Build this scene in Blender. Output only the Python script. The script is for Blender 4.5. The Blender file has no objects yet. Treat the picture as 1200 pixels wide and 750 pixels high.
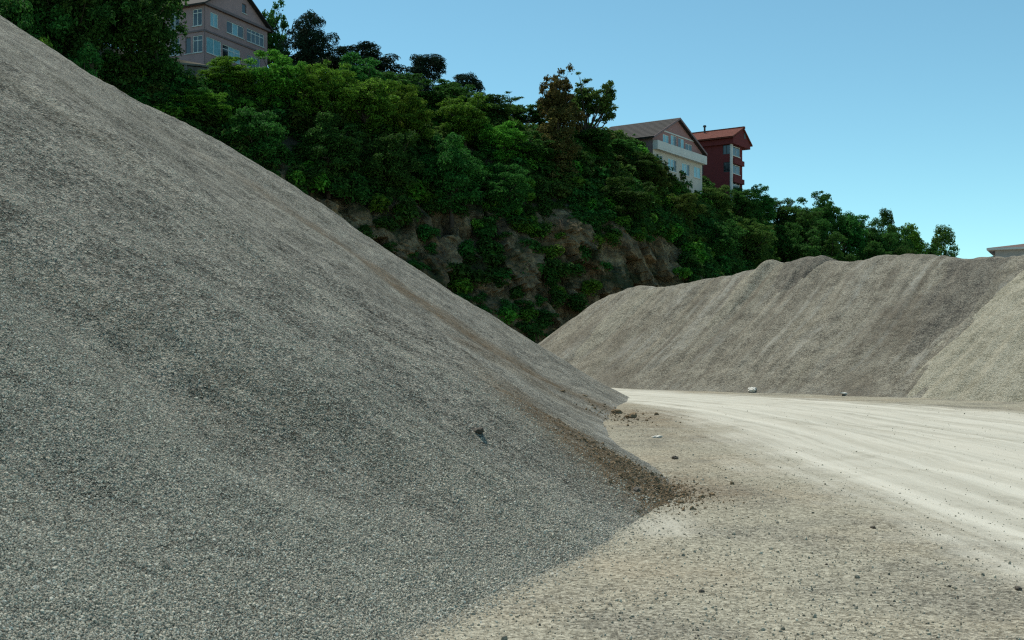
import bpy, bmesh, math, random
import numpy as np

# ------------------------------------------------------------------ camera, sky, sun, exposure
scene = bpy.context.scene
COL = scene.collection
CAM_Z = 1.7
FPX = 1300.0                                   # focal length in pixels of a 1200 px wide frame
cam_data = bpy.data.cameras.new("camera")
cam = bpy.data.objects.new("camera", cam_data)
COL.objects.link(cam)
cam.location = (0, 0, CAM_Z)
cam.rotation_euler = (math.radians(90), 0, 0)
cam_data.sensor_width = 36.0
cam_data.lens = 36.0 * FPX / 1200.0
cam_data.shift_y = 35.0 / 1200.0
cam_data.clip_start = 0.1
cam_data.clip_end = 6000
cam_data.dof.use_dof = True
cam_data.dof.focus_distance = 24
cam_data.dof.aperture_fstop = 9.0
scene.camera = cam

SUN_DIR = np.array([-0.26, 0.36, 0.90]); SUN_DIR /= np.linalg.norm(SUN_DIR)
SUN_EL = math.asin(SUN_DIR[2]); SUN_AZ = math.atan2(SUN_DIR[0], SUN_DIR[1])   # azimuth from +Y towards +X
world = bpy.data.worlds.new("World"); scene.world = world; world.use_nodes = True
wn = world.node_tree.nodes; wl = world.node_tree.links
for n in list(wn): wn.remove(n)
sky = wn.new("ShaderNodeTexSky"); sky.sky_type = 'NISHITA'; sky.sun_disc = False
sky.sun_elevation = SUN_EL; sky.sun_rotation = SUN_AZ
sky.air_density = 0.75; sky.dust_density = 0.15; sky.ozone_density = 1.0; sky.altitude = 50
wb = wn.new("ShaderNodeBackground"); wb.inputs['Strength'].default_value = 0.115
wo = wn.new("ShaderNodeOutputWorld")
tint = wn.new("ShaderNodeMix"); tint.data_type = 'RGBA'; tint.blend_type = 'MULTIPLY'; tint.inputs[0].default_value = 1.0
tint.inputs[7].default_value = (0.77, 1.11, 0.95, 1)          # the photograph's cool teal white balance, the same all over the sky
wl.new(sky.outputs[0], tint.inputs[6]); wl.new(tint.outputs[2], wb.inputs[0]); wl.new(wb.outputs[0], wo.inputs[0])
sd = bpy.data.lights.new("sun", 'SUN'); sd.energy = 3.3; sd.angle = math.radians(0.5); sd.color = (1.0, 0.93, 0.80)
sun = bpy.data.objects.new("sun", sd); COL.objects.link(sun)
from mathutils import Vector, Matrix
sun.rotation_euler = Vector((-SUN_DIR[0], -SUN_DIR[1], -SUN_DIR[2])).to_track_quat('-Z', 'Y').to_euler()
sun.location = (-40, 40, 90)
scene.cycles.use_denoising = False; scene.cycles.filter_width = 1.25
vs = scene.view_settings
vs.view_transform = 'Standard'; vs.look = 'None'; vs.exposure = 0.42; vs.gamma = 1.0; vs.use_curve_mapping = False

# ------------------------------------------------------------------ helpers: numbers
rng = np.random.default_rng(7)
R = random.Random(11)

def _hash(*c):
    h = np.zeros(c[0].shape, dtype=np.uint64)
    for k, v in zip((374761393, 668265263, 2246822519), c):
        h = (h + v.astype(np.int64).astype(np.uint64) * np.uint64(k)) & np.uint64(0xFFFFFFFF)
        h = ((h ^ (h >> np.uint64(13))) * np.uint64(1274126177)) & np.uint64(0xFFFFFFFF)
        h = h ^ (h >> np.uint64(16))
    return h.astype(np.float64) / 4294967295.0

def vnoise(*p):
    """value noise in 1, 2 or 3 dimensions, -1..1"""
    p = np.broadcast_arrays(*[np.asarray(a, dtype=np.float64) for a in p])
    i = [np.floor(a) for a in p]
    f = [a - b for a, b in zip(p, i)]
    f = [t * t * t * (t * (t * 6 - 15) + 10) for t in f]
    n = len(p); out = 0.0
    for c in range(2 ** n):
        w = 1.0; cc = []
        for k in range(n):
            b = (c >> k) & 1
            w = w * (f[k] if b else 1 - f[k]); cc.append(i[k] + b)
        out = out + w * _hash(*cc)
    return out * 2 - 1

def fbm(*p, octaves=4, gain=0.5, lac=2.03):
    a = 1.0; s = 0.0; t = 0.0; p = [np.asarray(q, dtype=np.float64) for q in p]
    for o in range(octaves):
        s = s + a * vnoise(*[q + 17.3 * o for q in p]); t += a
        a *= gain; p = [q * lac for q in p]
    return s / t

def smooth(a, b, x):
    t = np.clip((x - a) / (b - a), 0, 1); return t * t * (3 - 2 * t)

def softmin(a, b, k):
    h = np.clip(0.5 + 0.5 * (b - a) / k, 0, 1)
    return b * (1 - h) + a * h - k * h * (1 - h)

def spline(pts, closed=False, step=0.3):
    """Catmull-Rom through pts, resampled about every step metres"""
    P = np.array(pts, dtype=float); n = len(P); out = []
    segs = n if closed else n - 1
    for i in range(segs):
        if closed: a, b, c, d = P[(i - 1) % n], P[i], P[(i + 1) % n], P[(i + 2) % n]
        else: a, b, c, d = P[max(i - 1, 0)], P[i], P[i + 1], P[min(i + 2, n - 1)]
        m = int(np.clip(np.linalg.norm(c - b) / step, 2, 14))
        t = (np.arange(m) / m)[:, None]
        out.append(0.5 * ((2 * b) + (-a + c) * t + (2 * a - 5 * b + 4 * c - d) * t ** 2 + (-a + 3 * b - 3 * c + d) * t ** 3))
    if not closed: out.append(P[-1:])
    return np.concatenate(out)

def nearest(px, py, poly, closed=True):
    """distance and arc position of the nearest point of a dense polyline; also inside test for closed ones"""
    A = poly; B = np.roll(poly, -1, 0)
    if not closed: A, B = poly[:-1], poly[1:]
    L = np.hypot(*(B - A).T); S = np.concatenate([[0], np.cumsum(L)[:-1]])
    N = px.size; d = np.empty(N); s = np.empty(N); ins = np.zeros(N, bool)
    x = px.ravel(); y = py.ravel()
    D = B - A; LL = (D ** 2).sum(1)
    for k in range(0, N, 20000):
        X = x[k:k + 20000, None]; Y = y[k:k + 20000, None]
        t = np.clip(((X - A[:, 0]) * D[:, 0] + (Y - A[:, 1]) * D[:, 1]) / LL, 0, 1)
        q = (X - A[:, 0] - t * D[:, 0]) ** 2 + (Y - A[:, 1] - t * D[:, 1]) ** 2
        j = q.argmin(1); r = np.arange(len(j))
        d[k:k + 20000] = np.sqrt(q[r, j]); s[k:k + 20000] = S[j] + t[r, j] * L[j]
        if closed:
            c = ((A[:, 1] > Y) != (B[:, 1] > Y)) & (X < D[:, 0] * (Y - A[:, 1]) / np.where(D[:, 1] == 0, 1e-9, D[:, 1]) + A[:, 0])
            ins[k:k + 20000] = (c.sum(1) % 2) == 1
    return d.reshape(px.shape), s.reshape(px.shape), ins.reshape(px.shape)

def spaced(*runs):
    """runs: (start, end, step) joined into one increasing coordinate array"""
    o = []
    for a, b, st in runs: o.append(np.linspace(a, b, max(2, int(round((b - a) / st))), endpoint=False))
    o.append(np.array([runs[-1][1]])); return np.concatenate(o)

# ------------------------------------------------------------------ helpers: objects
def tag(o, label=None, cat=None, group=None, kind=None):
    if label: o["label"] = label
    if cat: o["category"] = cat
    if group: o["group"] = group
    if kind: o["kind"] = kind
    return o

def link(name, me, mat=None, parent=None):
    o = bpy.data.objects.new(name, me); COL.objects.link(o)
    if mat is not None and me is not None and not me.materials: me.materials.append(mat)
    if parent is not None: o.parent = parent
    return o

def empty(name, loc, rz=0.0, scale=None):
    o = bpy.data.objects.new(name, None); COL.objects.link(o); o.location = loc; o.rotation_euler = (0, 0, rz)
    o.empty_display_size = 0.3
    if scale is not None: o.scale = scale
    return o

def np_mesh(name, verts, faces, smooth_shade=True, attrs=None):
    """faces: (n,k) int array"""
    me = bpy.data.meshes.new(name)
    verts = np.asarray(verts, np.float32); faces = np.asarray(faces, np.int32); k = faces.shape[1]
    me.vertices.add(len(verts)); me.vertices.foreach_set("co", verts.ravel())
    me.loops.add(faces.size); me.loops.foreach_set("vertex_index", faces.ravel())
    me.polygons.add(len(faces))
    me.polygons.foreach_set("loop_start", np.arange(0, faces.size, k, dtype=np.int32))
    me.polygons.foreach_set("loop_total", np.full(len(faces), k, np.int32))
    me.polygons.foreach_set("use_smooth", np.full(len(faces), smooth_shade, bool))
    for nm, a in (attrs or {}).items():
        at = me.attributes.new(nm, 'FLOAT', 'POINT'); at.data.foreach_set("value", np.asarray(a, np.float32).ravel())
    me.update(calc_edges=True); me.validate()
    return me

def grid_faces(ny, nx):
    i = np.arange(ny * nx).reshape(ny, nx)
    return np.stack([i[:-1, :-1], i[:-1, 1:], i[1:, 1:], i[1:, :-1]], -1).reshape(-1, 4)

def compact(verts, faces, attrs):
    u, inv = np.unique(faces, return_inverse=True)
    return verts[u], inv.reshape(faces.shape), {k: v.ravel()[u] for k, v in attrs.items()}

class MB:
    """collects boxes, quads and tubes into one mesh"""
    def __init__(self): self.v = []; self.f = []
    def quad(self, *p):
        n = len(self.v); self.v += [tuple(q) for q in p]; self.f.append(tuple(range(n, n + len(p))))
    def box(self, x0, x1, y0, y1, z0, z1):
        n = len(self.v)
        self.v += [(x0, y0, z0), (x1, y0, z0), (x1, y1, z0), (x0, y1, z0), (x0, y0, z1), (x1, y0, z1), (x1, y1, z1), (x0, y1, z1)]
        self.f += [tuple(n + i for i in q) for q in ((0, 3, 2, 1), (4, 5, 6, 7), (0, 1, 5, 4), (1, 2, 6, 5), (2, 3, 7, 6), (3, 0, 4, 7))]
    def prism(self, base, up):
        """polygon (list of 3-D points) pushed along vector up"""
        n = len(self.v); k = len(base)
        self.v += [tuple(p) for p in base] + [tuple(np.array(p) + np.array(up)) for p in base]
        self.f.append(tuple(range(n + k - 1, n - 1, -1))); self.f.append(tuple(range(n + k, n + 2 * k)))
        for i in range(k): self.f.append((n + i, n + (i + 1) % k, n + k + (i + 1) % k, n + k + i))
    def tube(self, pts, rad, sides=6):
        rings = []
        for i, p in enumerate(pts):
            p = np.array(p, float); a = np.array(pts[max(i - 1, 0)], float); b = np.array(pts[min(i + 1, len(pts) - 1)], float)
            d = b - a; d /= (np.linalg.norm(d) + 1e-9)
            u = np.cross(d, (0.3, 0.9, 0.2)); u /= (np.linalg.norm(u) + 1e-9); w = np.cross(d, u)
            n = len(self.v); rings.append(n)
            for k in range(sides):
                t = 2 * math.pi * k / sides
                self.v.append(tuple(p + rad[i] * (math.cos(t) * u + math.sin(t) * w)))
        for a, b in zip(rings[:-1], rings[1:]):
            for k in range(sides): self.f.append((a + k, a + (k + 1) % sides, b + (k + 1) % sides, b + k))
    def mesh(self, name, smooth_shade=False):
        me = bpy.data.meshes.new(name); me.from_pydata([tuple(map(float, v)) for v in self.v], [], self.f)
        bm = bmesh.new(); bm.from_mesh(me); bmesh.ops.recalc_face_normals(bm, faces=bm.faces); bm.to_mesh(me); bm.free()
        for p in me.polygons: p.use_smooth = smooth_shade
        me.update(); return me
    def build(self, name, mat, parent=None, smooth_shade=False):
        return link(name, self.mesh(name, smooth_shade), mat, parent)

# ------------------------------------------------------------------ helpers: materials
class NT:
    def __init__(self, name, rough=0.9, spec=0.25):
        self.m = bpy.data.materials.new(name); self.m.use_nodes = True
        self.t = self.m.node_tree; self.n = self.t.nodes; self.l = self.t.links
        self.b = self.n["Principled BSDF"]; self.b.inputs['Roughness'].default_value = rough
        self.b.inputs['Specular IOR Level'].default_value = spec
        self.out = self.n["Material Output"]
    def coord(self, kind='Object'):
        return self.n.new("ShaderNodeTexCoord").outputs[kind]
    def mapping(self, v, scale=(1, 1, 1), rot=(0, 0, 0)):
        m = self.n.new("ShaderNodeMapping"); m.inputs['Scale'].default_value = scale; m.inputs['Rotation'].default_value = rot
        self.l.new(v, m.inputs[0]); return m.outputs[0]
    def noise(self, v, scale, detail=4, rough=0.5, dist=0.0, out='Fac'):
        n = self.n.new("ShaderNodeTexNoise"); n.inputs['Scale'].default_value = scale; n.inputs['Detail'].default_value = detail
        n.inputs['Roughness'].default_value = rough; n.inputs['Distortion'].default_value = dist
        self.l.new(v, n.inputs['Vector']); return n.outputs[out]
    def voronoi(self, v, scale, feature='F1', out='Distance', rnd=1.0):
        n = self.n.new("ShaderNodeTexVoronoi"); n.feature = feature; n.inputs['Scale'].default_value = scale
        n.inputs['Randomness'].default_value = rnd
        self.l.new(v, n.inputs['Vector']); return n.outputs[out]
    def ramp(self, f, stops, interp='LINEAR'):
        r = self.n.new("ShaderNodeValToRGB"); r.color_ramp.interpolation = interp
        e = r.color_ramp.elements
        while len(e) < len(stops): e.new(0.5)
        for s, (p, c) in zip(e, stops):
            s.position = p; s.color = (c, c, c, 1) if isinstance(c, (int, float)) else (*c, 1)
        self.l.new(f, r.inputs[0]); return r.outputs[0]
    def mix(self, f, a, b, mode='MIX'):
        m = self.n.new("ShaderNodeMix"); m.data_type = 'RGBA'; m.blend_type = mode; m.clamp_factor = True
        for i, v in ((0, f), (6, a), (7, b)):
            sock = m.inputs[i]
            if isinstance(v, (int, float)): sock.default_value = v if i == 0 else (v, v, v, 1)
            elif isinstance(v, tuple): sock.default_value = (*v, 1)
            else: self.l.new(v, sock)
        return m.outputs[2]
    def math(self, op, a, b=0.0, c=None, clamp=False):
        m = self.n.new("ShaderNodeMath"); m.operation = op; m.use_clamp = clamp
        for i, v in enumerate((a, b, c)):
            if v is None: continue
            if isinstance(v, (int, float)): m.inputs[i].default_value = v
            else: self.l.new(v, m.inputs[i])
        return m.outputs[0]
    def attr(self, name):
        a = self.n.new("ShaderNodeAttribute"); a.attribute_name = name; return a.outputs['Fac']
    def bump(self, h, strength=0.5, dist=0.02, prev=None):
        b = self.n.new("ShaderNodeBump"); b.inputs['Strength'].default_value = strength; b.inputs['Distance'].default_value = dist
        self.l.new(h, b.inputs['Height'])
        if prev is not None: self.l.new(prev, b.inputs['Normal'])
        return b.outputs[0]
    def done(self, color, normal=None, rough=None):
        if isinstance(color, tuple): self.b.inputs['Base Color'].default_value = (*color, 1)
        else: self.l.new(color, self.b.inputs['Base Color'])
        if normal is not None: self.l.new(normal, self.b.inputs['Normal'])
        if rough is not None: self.l.new(rough, self.b.inputs['Roughness'])
        return self.m

def gravel_material(name, dark, mid, light, grain=90.0, stain=None, dust=None, big=0.36):
    """crushed stone: grains of many greys at grain size plus clumps at all larger sizes; attribute 'stain' mixes soil in"""
    t = NT(name, 0.95, 0.1); P = t.coord('Object')
    fine = t.voronoi(P, grain, out='Color')
    sep = t.n.new("ShaderNodeSeparateColor"); t.l.new(fine, sep.inputs[0])
    mid_c = t.n.new("ShaderNodeSeparateColor"); t.l.new(t.voronoi(P, grain * 0.36, out='Color'), mid_c.inputs[0])
    clump = t.noise(P, 1.3, 12, 0.78)
    cb = t.n.new("ShaderNodeCombineXYZ"); t.l.new(t.attr('sl'), cb.inputs[0]); t.l.new(t.math('MULTIPLY', t.attr('dl'), 0.09), cb.inputs[1])
    patch = t.math('MULTIPLY_ADD', t.noise(cb.outputs[0], 0.55, 3, 0.5), 0.35, t.math('MULTIPLY', t.noise(cb.outputs[0], 3.2, 6, 0.6), 0.65))
    g = t.math('MULTIPLY_ADD', sep.outputs[0], 0.26, t.math('MULTIPLY_ADD', t.math('SUBTRACT', clump, 0.5), 1.05, 0.43))
    g = t.math('MULTIPLY_ADD', mid_c.outputs[0], 0.34, t.math('SUBTRACT', g, 0.13))
    g = t.math('MULTIPLY_ADD', patch, big, t.math('SUBTRACT', g, 0.10 + big * 0.5))
    col = t.ramp(g, [(0.26, dark), (0.50, mid), (0.74, light)])
    hue = t.noise(cb.outputs[0], 0.9, 8, 0.7)
    col = t.mix(t.math('MULTIPLY', t.ramp(hue, [(0.50, 0.0), (0.68, 1.0)]), 0.18), col, tuple(0.85 * c * k for c, k in zip(light, (1.02, 0.97, 0.82))))
    if dust is not None:
        dn = t.math('MULTIPLY', t.attr('dust'), t.ramp(t.noise(P, 2.0, 10, 0.75), [(0.38, 0.0), (0.62, 1.0)]))
        col = t.mix(dn, col, dust)
    if stain is not None:
        sn = t.noise(P, 1.6, 11, 0.75)
        f = t.math('MULTIPLY', t.attr('stain'), t.ramp(sn, [(0.34, 0.35), (0.54, 1.0)]), clamp=True)
        soil = t.ramp(t.noise(P, 5.0, 9, 0.75), [(0.3, tuple(c * 0.45 for c in stain)), (0.52, stain), (0.75, tuple(min(1, c * 1.7) for c in stain))])
        col = t.mix(f, col, soil)
    cell = t.voronoi(P, grain)
    h = t.math('MULTIPLY_ADD', t.noise(P, 2.2, 11, 0.75), 4.0, cell)
    h = t.math('MULTIPLY_ADD', t.voronoi(P, grain * 0.36), 1.6, h)
    return t.done(col, t.bump(h, 0.95, 0.032))

def plain_material(name, col, var=0.25, scale=1.5, rough=0.85, spec=0.3):
    t = NT(name, rough, spec); P = t.coord('Object')
    n = t.noise(P, scale, 8, 0.65)
    a = tuple(c * (1 - var) for c in col); b = tuple(min(1, c * (1 + var)) for c in col)
    return t.done(t.ramp(n, [(0.3, a), (0.7, b)]), t.bump(t.noise(P, scale * 12, 5, 0.6), 0.25, 0.02))

def leaf_material(name, dark, light, trans=0.42, obj_var=0.55):
    t = NT(name, 0.7, 0.08)
    g = t.n.new("ShaderNodeNewGeometry"); oi = t.n.new("ShaderNodeObjectInfo")
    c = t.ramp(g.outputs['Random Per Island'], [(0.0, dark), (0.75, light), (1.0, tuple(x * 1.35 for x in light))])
    hs = t.n.new("ShaderNodeHueSaturation"); t.l.new(c, hs.inputs['Color'])
    t.l.new(t.math('MULTIPLY_ADD', oi.outputs['Random'], 0.045, 0.49), hs.inputs['Hue'])
    t.l.new(t.math('MULTIPLY_ADD', oi.outputs['Random'], obj_var, 1 - obj_var / 2), hs.inputs['Value'])
    t.l.new(hs.outputs[0], t.b.inputs['Base Color'])
    tr = t.n.new("ShaderNodeBsdfTranslucent"); t.l.new(hs.outputs[0], tr.inputs['Color'])
    mx = t.n.new("ShaderNodeMixShader"); mx.inputs[0].default_value = trans
    t.l.new(t.b.outputs[0], mx.inputs[1]); t.l.new(tr.outputs[0], mx.inputs[2]); t.l.new(mx.outputs[0], t.out.inputs['Surface'])
    return t.m

M = {}
M['gravel'] = gravel_material("crushed_grey_stone", (0.068, 0.068, 0.057), (0.268, 0.259, 0.222), (0.54, 0.52, 0.44), 85, stain=(0.19, 0.142, 0.088), dust=(0.47, 0.46, 0.41))
M['grit'] = gravel_material("fine_brown_grey_grit", (0.10, 0.092, 0.074), (0.295, 0.272, 0.216), (0.48, 0.45, 0.362), 70, stain=(0.18, 0.155, 0.12), dust=(0.46, 0.45, 0.39), big=0.4)
M['pale_grit'] = gravel_material("pale_yellow_grit", (0.22, 0.21, 0.155), (0.46, 0.435, 0.335), (0.60, 0.57, 0.455), 70, big=0.3)
M['dark_grit'] = gravel_material("dark_blue_grey_grit", (0.065, 0.062, 0.056), (0.205, 0.19, 0.155), (0.36, 0.335, 0.275), 70, big=0.35)

M['buff_grit'] = gravel_material('buff_grit', (0.14, 0.13, 0.10), (0.35, 0.328, 0.258), (0.52, 0.49, 0.39), 70, big=0.35)

def ground_material():
    t = NT("dusty_gravel_ground", 0.95, 0.1); P = t.coord('Object')
    n1 = t.noise(P, 0.55, 9, 0.68, 0.4)
    gr = t.noise(P, 9.0, 10, 0.8)
    v = t.voronoi(P, 75, out='Color'); sep = t.n.new("ShaderNodeSeparateColor"); t.l.new(v, sep.inputs[0])
    gr2 = t.noise(P, 38.0, 6, 0.75)
    g = t.math('MULTIPLY_ADD', sep.outputs[0], 0.24, t.math('MULTIPLY_ADD', gr, 0.34, t.math('MULTIPLY', gr2, 0.50)))
    dirt = t.ramp(g, [(0.30, (0.14, 0.132, 0.108)), (0.50, (0.345, 0.33, 0.265)), (0.72, (0.54, 0.52, 0.42))])
    vm = t.n.new("ShaderNodeSeparateColor"); t.l.new(t.voronoi(P, 34, out='Color'), vm.inputs[0])
    g = t.math('MULTIPLY_ADD', t.math('SUBTRACT', vm.outputs[0], 0.5), 0.26, g)
    dirt = t.ramp(g, [(0.28, (0.095, 0.086, 0.062)), (0.50, (0.26, 0.245, 0.19)), (0.74, (0.48, 0.455, 0.36))])
    warm = t.ramp(t.noise(P, 0.33, 6, 0.6), [(0.46, 0.0), (0.60, 0.8)])
    dirt = t.mix(warm, dirt, t.ramp(g, [(0.34, (0.12, 0.105, 0.075)), (0.55, (0.31, 0.272, 0.20)), (0.75, (0.48, 0.435, 0.335))]))
    grey = t.ramp(t.noise(P, 0.42, 7, 0.65), [(0.48, 0.0), (0.60, 0.85)])
    dirt = t.mix(grey, dirt, t.ramp(g, [(0.34, (0.07, 0.067, 0.055)), (0.55, (0.19, 0.18, 0.145)), (0.75, (0.40, 0.38, 0.31))]))
    # pale rock dust ground fine by the trucks, streaked along the drive
    cb = t.n.new("ShaderNodeCombineXYZ"); t.l.new(t.math('MULTIPLY', t.attr('across'), 2.6), cb.inputs[0]); t.l.new(t.math('MULTIPLY', t.attr('along'), 0.10), cb.inputs[1])
    st = t.noise(cb.outputs[0], 1.0, 7, 0.62, 0.25)
    dustc = t.ramp(t.math('MULTIPLY_ADD', gr, 0.25, t.math('MULTIPLY', st, 0.85)), [(0.30, (0.33, 0.318, 0.262)), (0.50, (0.44, 0.427, 0.362)), (0.66, (0.535, 0.52, 0.448))])
    edge = t.math('ADD', t.attr('road'), t.math('MULTIPLY', t.math('SUBTRACT', n1, 0.5), 1.5))
    edge = t.math('ADD', edge, t.math('MULTIPLY', t.math('SUBTRACT', st, 0.5), 0.9))
    f = t.ramp(edge, [(0.20, 0.0), (0.85, 1.0)])
    col = t.mix(f, dirt, dustc)
    soil = t.math('MULTIPLY', t.attr('stain'), t.ramp(t.noise(P, 1.8, 9, 0.7), [(0.35, 0.2), (0.6, 1.0)]))
    col = t.mix(soil, col, t.ramp(g, [(0.34, (0.06, 0.043, 0.026)), (0.55, (0.17, 0.125, 0.08)), (0.75, (0.32, 0.25, 0.165))]))
    h = t.math('MULTIPLY_ADD', t.noise(P, 3.0, 5, 0.6), 1.3, t.math('MULTIPLY_ADD', t.voronoi(P, 34), 0.9, t.voronoi(P, 75)))
    h = t.math('MULTIPLY', h, t.math('MULTIPLY_ADD', f, -0.55, 1.0))
    return t.done(col, t.bump(h, 0.55, 0.018))
M['ground'] = ground_material()

def rock_material():
    t = NT("weathered_cliff_rock", 0.9, 0.2); P = t.coord('Object')
    n = t.noise(P, 0.55, 12, 0.72, 0.3)
    col = t.ramp(n, [(0.30, (0.07, 0.058, 0.042)), (0.44, (0.15, 0.108, 0.06)), (0.58, (0.31, 0.225, 0.125)), (0.72, (0.48, 0.37, 0.22))])
    rust = t.ramp(t.noise(P, 0.13, 6, 0.6), [(0.52, 0.0), (0.66, 0.75)])
    col = t.mix(rust, col, t.ramp(n, [(0.3, (0.07, 0.042, 0.02)), (0.55, (0.27, 0.165, 0.075)), (0.75, (0.40, 0.28, 0.14))]))
    V = t.mapping(P, (1.0, 1.0, 0.25))
    cr = t.ramp(t.voronoi(t.mapping(t.noise(P, 0.5, 5, 0.6, 0, 'Color'), (3, 3, 3)), 1.1, 'DISTANCE_TO_EDGE'), [(0.0, 0.45), (0.05, 1.0)])
    col = t.mix(1.0, col, cr, 'MULTIPLY')
    moss = t.ramp(t.noise(P, 0.22, 8, 0.7), [(0.50, 0.0), (0.58, 0.9)])
    col = t.mix(moss, col, (0.03, 0.045, 0.018))
    h = t.math('MULTIPLY_ADD', cr, 0.2, t.math('MULTIPLY_ADD', t.voronoi(P, 1.6, 'F1'), 0.6, t.noise(P, 2.6, 10, 0.7)))
    return t.done(col, t.bump(h, 1.0, 0.4))
M['rock'] = rock_material()
M['soil'] = plain_material("dark_hillside_soil", (0.055, 0.05, 0.03), 0.5, 0.8)
M['clod'] = plain_material("brown_soil_clods", (0.215, 0.16, 0.10), 0.5, 9.0, 0.95, 0.1)
M['stone_dark'] = plain_material("dark_stone", (0.085, 0.075, 0.06), 0.4, 14, 0.8, 0.3)
M['stone_white'] = plain_material("white_limestone", (0.62, 0.60, 0.54), 0.15, 6, 0.85)
M['stone_grey'] = plain_material("grey_stone", (0.26, 0.255, 0.24), 0.4, 10, 0.85)
def chip_material(name, dark, mid, light):
    t = NT(name, 0.85, 0.2); oi = t.n.new("ShaderNodeObjectInfo"); P = t.coord('Object')
    c = t.ramp(oi.outputs['Random'], [(0.0, dark), (0.5, mid), (0.9, light), (1.0, tuple(min(0.7, x * 1.25) for x in light))])
    return t.done(t.mix(0.35, c, t.ramp(t.noise(P, 1.5, 3, 0.6), [(0.3, dark), (0.7, light)])))
M['chip'] = chip_material("stone_chips", (0.08, 0.078, 0.062), (0.39, 0.366, 0.295), (0.66, 0.62, 0.505))
M['pebble'] = chip_material("ground_pebbles", (0.12, 0.112, 0.088), (0.31, 0.29, 0.225), (0.54, 0.51, 0.41))
M['bark'] = plain_material("bark", (0.06, 0.045, 0.032), 0.4, 4)
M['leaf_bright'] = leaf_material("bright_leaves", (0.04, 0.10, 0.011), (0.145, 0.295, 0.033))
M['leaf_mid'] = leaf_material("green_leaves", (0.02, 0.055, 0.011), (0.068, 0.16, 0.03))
M['leaf_olive'] = leaf_material("olive_leaves", (0.035, 0.06, 0.012), (0.10, 0.155, 0.03))
M['leaf_pine'] = leaf_material("pine_needles", (0.010, 0.024, 0.014), (0.024, 0.05, 0.026), 0.15)
M['leaf_brown'] = leaf_material("browning_leaves", (0.055, 0.055, 0.015), (0.165, 0.15, 0.045), 0.45)

# ------------------------------------------------------------------ the lie of the land (plan curves, metres)
LEFT_TOE = spline([(-90, -18), (-40, -14), (-12, -9), (-5.2, -3.5), (-3.4, 0), (-2.2, 3), (-1.3, 5), (-0.65, 6.5), (-0.2, 7.6), (0.45, 9.0), (1.2, 11.0), (1.7, 12.6), (2.0, 14.3),
                   (2.05, 16.5), (1.9, 20), (2.1, 25), (2.8, 31), (3.9, 37.5), (4.2, 42), (3.2, 46), (-0.5, 50), (-7, 53.5), (-18, 57), (-40, 60), (-90, 60)], True, 0.35)
RIGHT_TOE = spline([(-1.6, 58), (0.6, 53.6), (4.4, 49), (8, 45.3), (11.5, 41.7), (15, 38.2), (20, 34), (30, 31), (44, 36), (46, 56), (30, 66), (14, 68), (3, 66), (-1.2, 62)], True, 0.3)
ROAD_MID = spline([(9.6, -30), (9.6, 0), (9.4, 14), (9.2, 26), (8.0, 35), (4.5, 42.5), (0.5, 49), (-5, 55), (-12, 60.5), (-40, 67)], False, 0.5)
FOOT = spline([(-110, 62), (-70, 66), (-38, 74), (-25, 81), (-13, 89), (1, 97.5), (18.5, 108.5), (33, 131), (51, 158), (71, 185), (92, 214)], False, 2.0)
for _ in range(6): FOOT[1:-1] = (FOOT[:-2] + 2 * FOOT[1:-1] + FOOT[2:]) / 4

def left_pile_z(x, y):
    d, s, ins = nearest(x, y, LEFT_TOE)
    d = np.where(ins, d, -d)
    warp = fbm(x * 0.12, y * 0.12, octaves=2) * 0.5
    st = y + warp                                   # loads slide straight down the long face
    base = 0.655 * d - 0.30 * (1 - np.exp(-np.clip(d, 0, 99) / 1.4))
    base = np.where(d < 0, 0.45 * d, base)
    cap = 16.3 + 0.5 * fbm(x * 0.15, y * 0.15, octaves=2)
    z = softmin(base, cap, 4.5)
    amp = smooth(0.0, 2.5, d)
    # down-slope runnels: noise along the toe, nearly constant down the slope
    g = 0.12 * vnoise(st * 0.33 + 3, d * 0.03) + 0.10 * vnoise(st * 0.9, d * 0.06) + 0.045 * vnoise(st * 1.9, d * 0.12) + (1 - smooth(14, 20, y)) * 0.018 * vnoise(st * 6.1, d * 0.3)
    z = z + amp * g
    for gy_, dep, wd, sd_ in ((15.4, 0.55, 0.36, 1.0), (13.2, 0.16, 0.25, 4.0), (20.5, 0.30, 0.6, 7.0), (26.5, 0.35, 0.9, 2.0), (36.0, 0.4, 1.4, 5.0)):
        off = (y - gy_ - 0.35 * vnoise(d * 0.22 + sd_ * 7.7) - 0.03 * d) / wd
        z = z - smooth(1.8, 4.5, d) * dep * np.exp(-off ** 2) * (0.75 + 0.35 * vnoise(d * 0.5 + sd_))
    # terrace lip where one tip of stone overlies another
    lip = smooth(-0.10, 0.10, vnoise(st * 0.14 + 9.2, d * 0.012)) - 0.5
    z = z + amp * 0.20 * lip
    z = z + amp * (0.12 * vnoise(x * 0.4, y * 0.4) + 0.05 * vnoise(x * 1.1 + 5, y * 1.1))
    z = z + (0.02 * fbm(x * 1.7, y * 1.7, octaves=3) + 0.012 * vnoise(x * 6, y * 6)) * smooth(-0.5, 0.4, d)
    # soil tongue low on the near lobe
    tong = np.exp(-((y - 13.1 - 1.3 * (1.4 - x)) / 1.6) ** 2) * smooth(-0.9, 0.2, d) * (1 - smooth(1.2, 5.0, d))
    z = z + tong * (0.07 + 0.08 * fbm(x * 2.3, y * 2.3, octaves=4, gain=0.6))
    return z, d, st

def cap_field(x, y, humps, base):
    z = np.full(x.shape, float(base))
    for hx, hy, h, r in humps: z = np.maximum(z, h - 0.17 * (np.sqrt((x - hx) ** 2 + (y - hy) ** 2 + 0.5 * r)))
    return z

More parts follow.
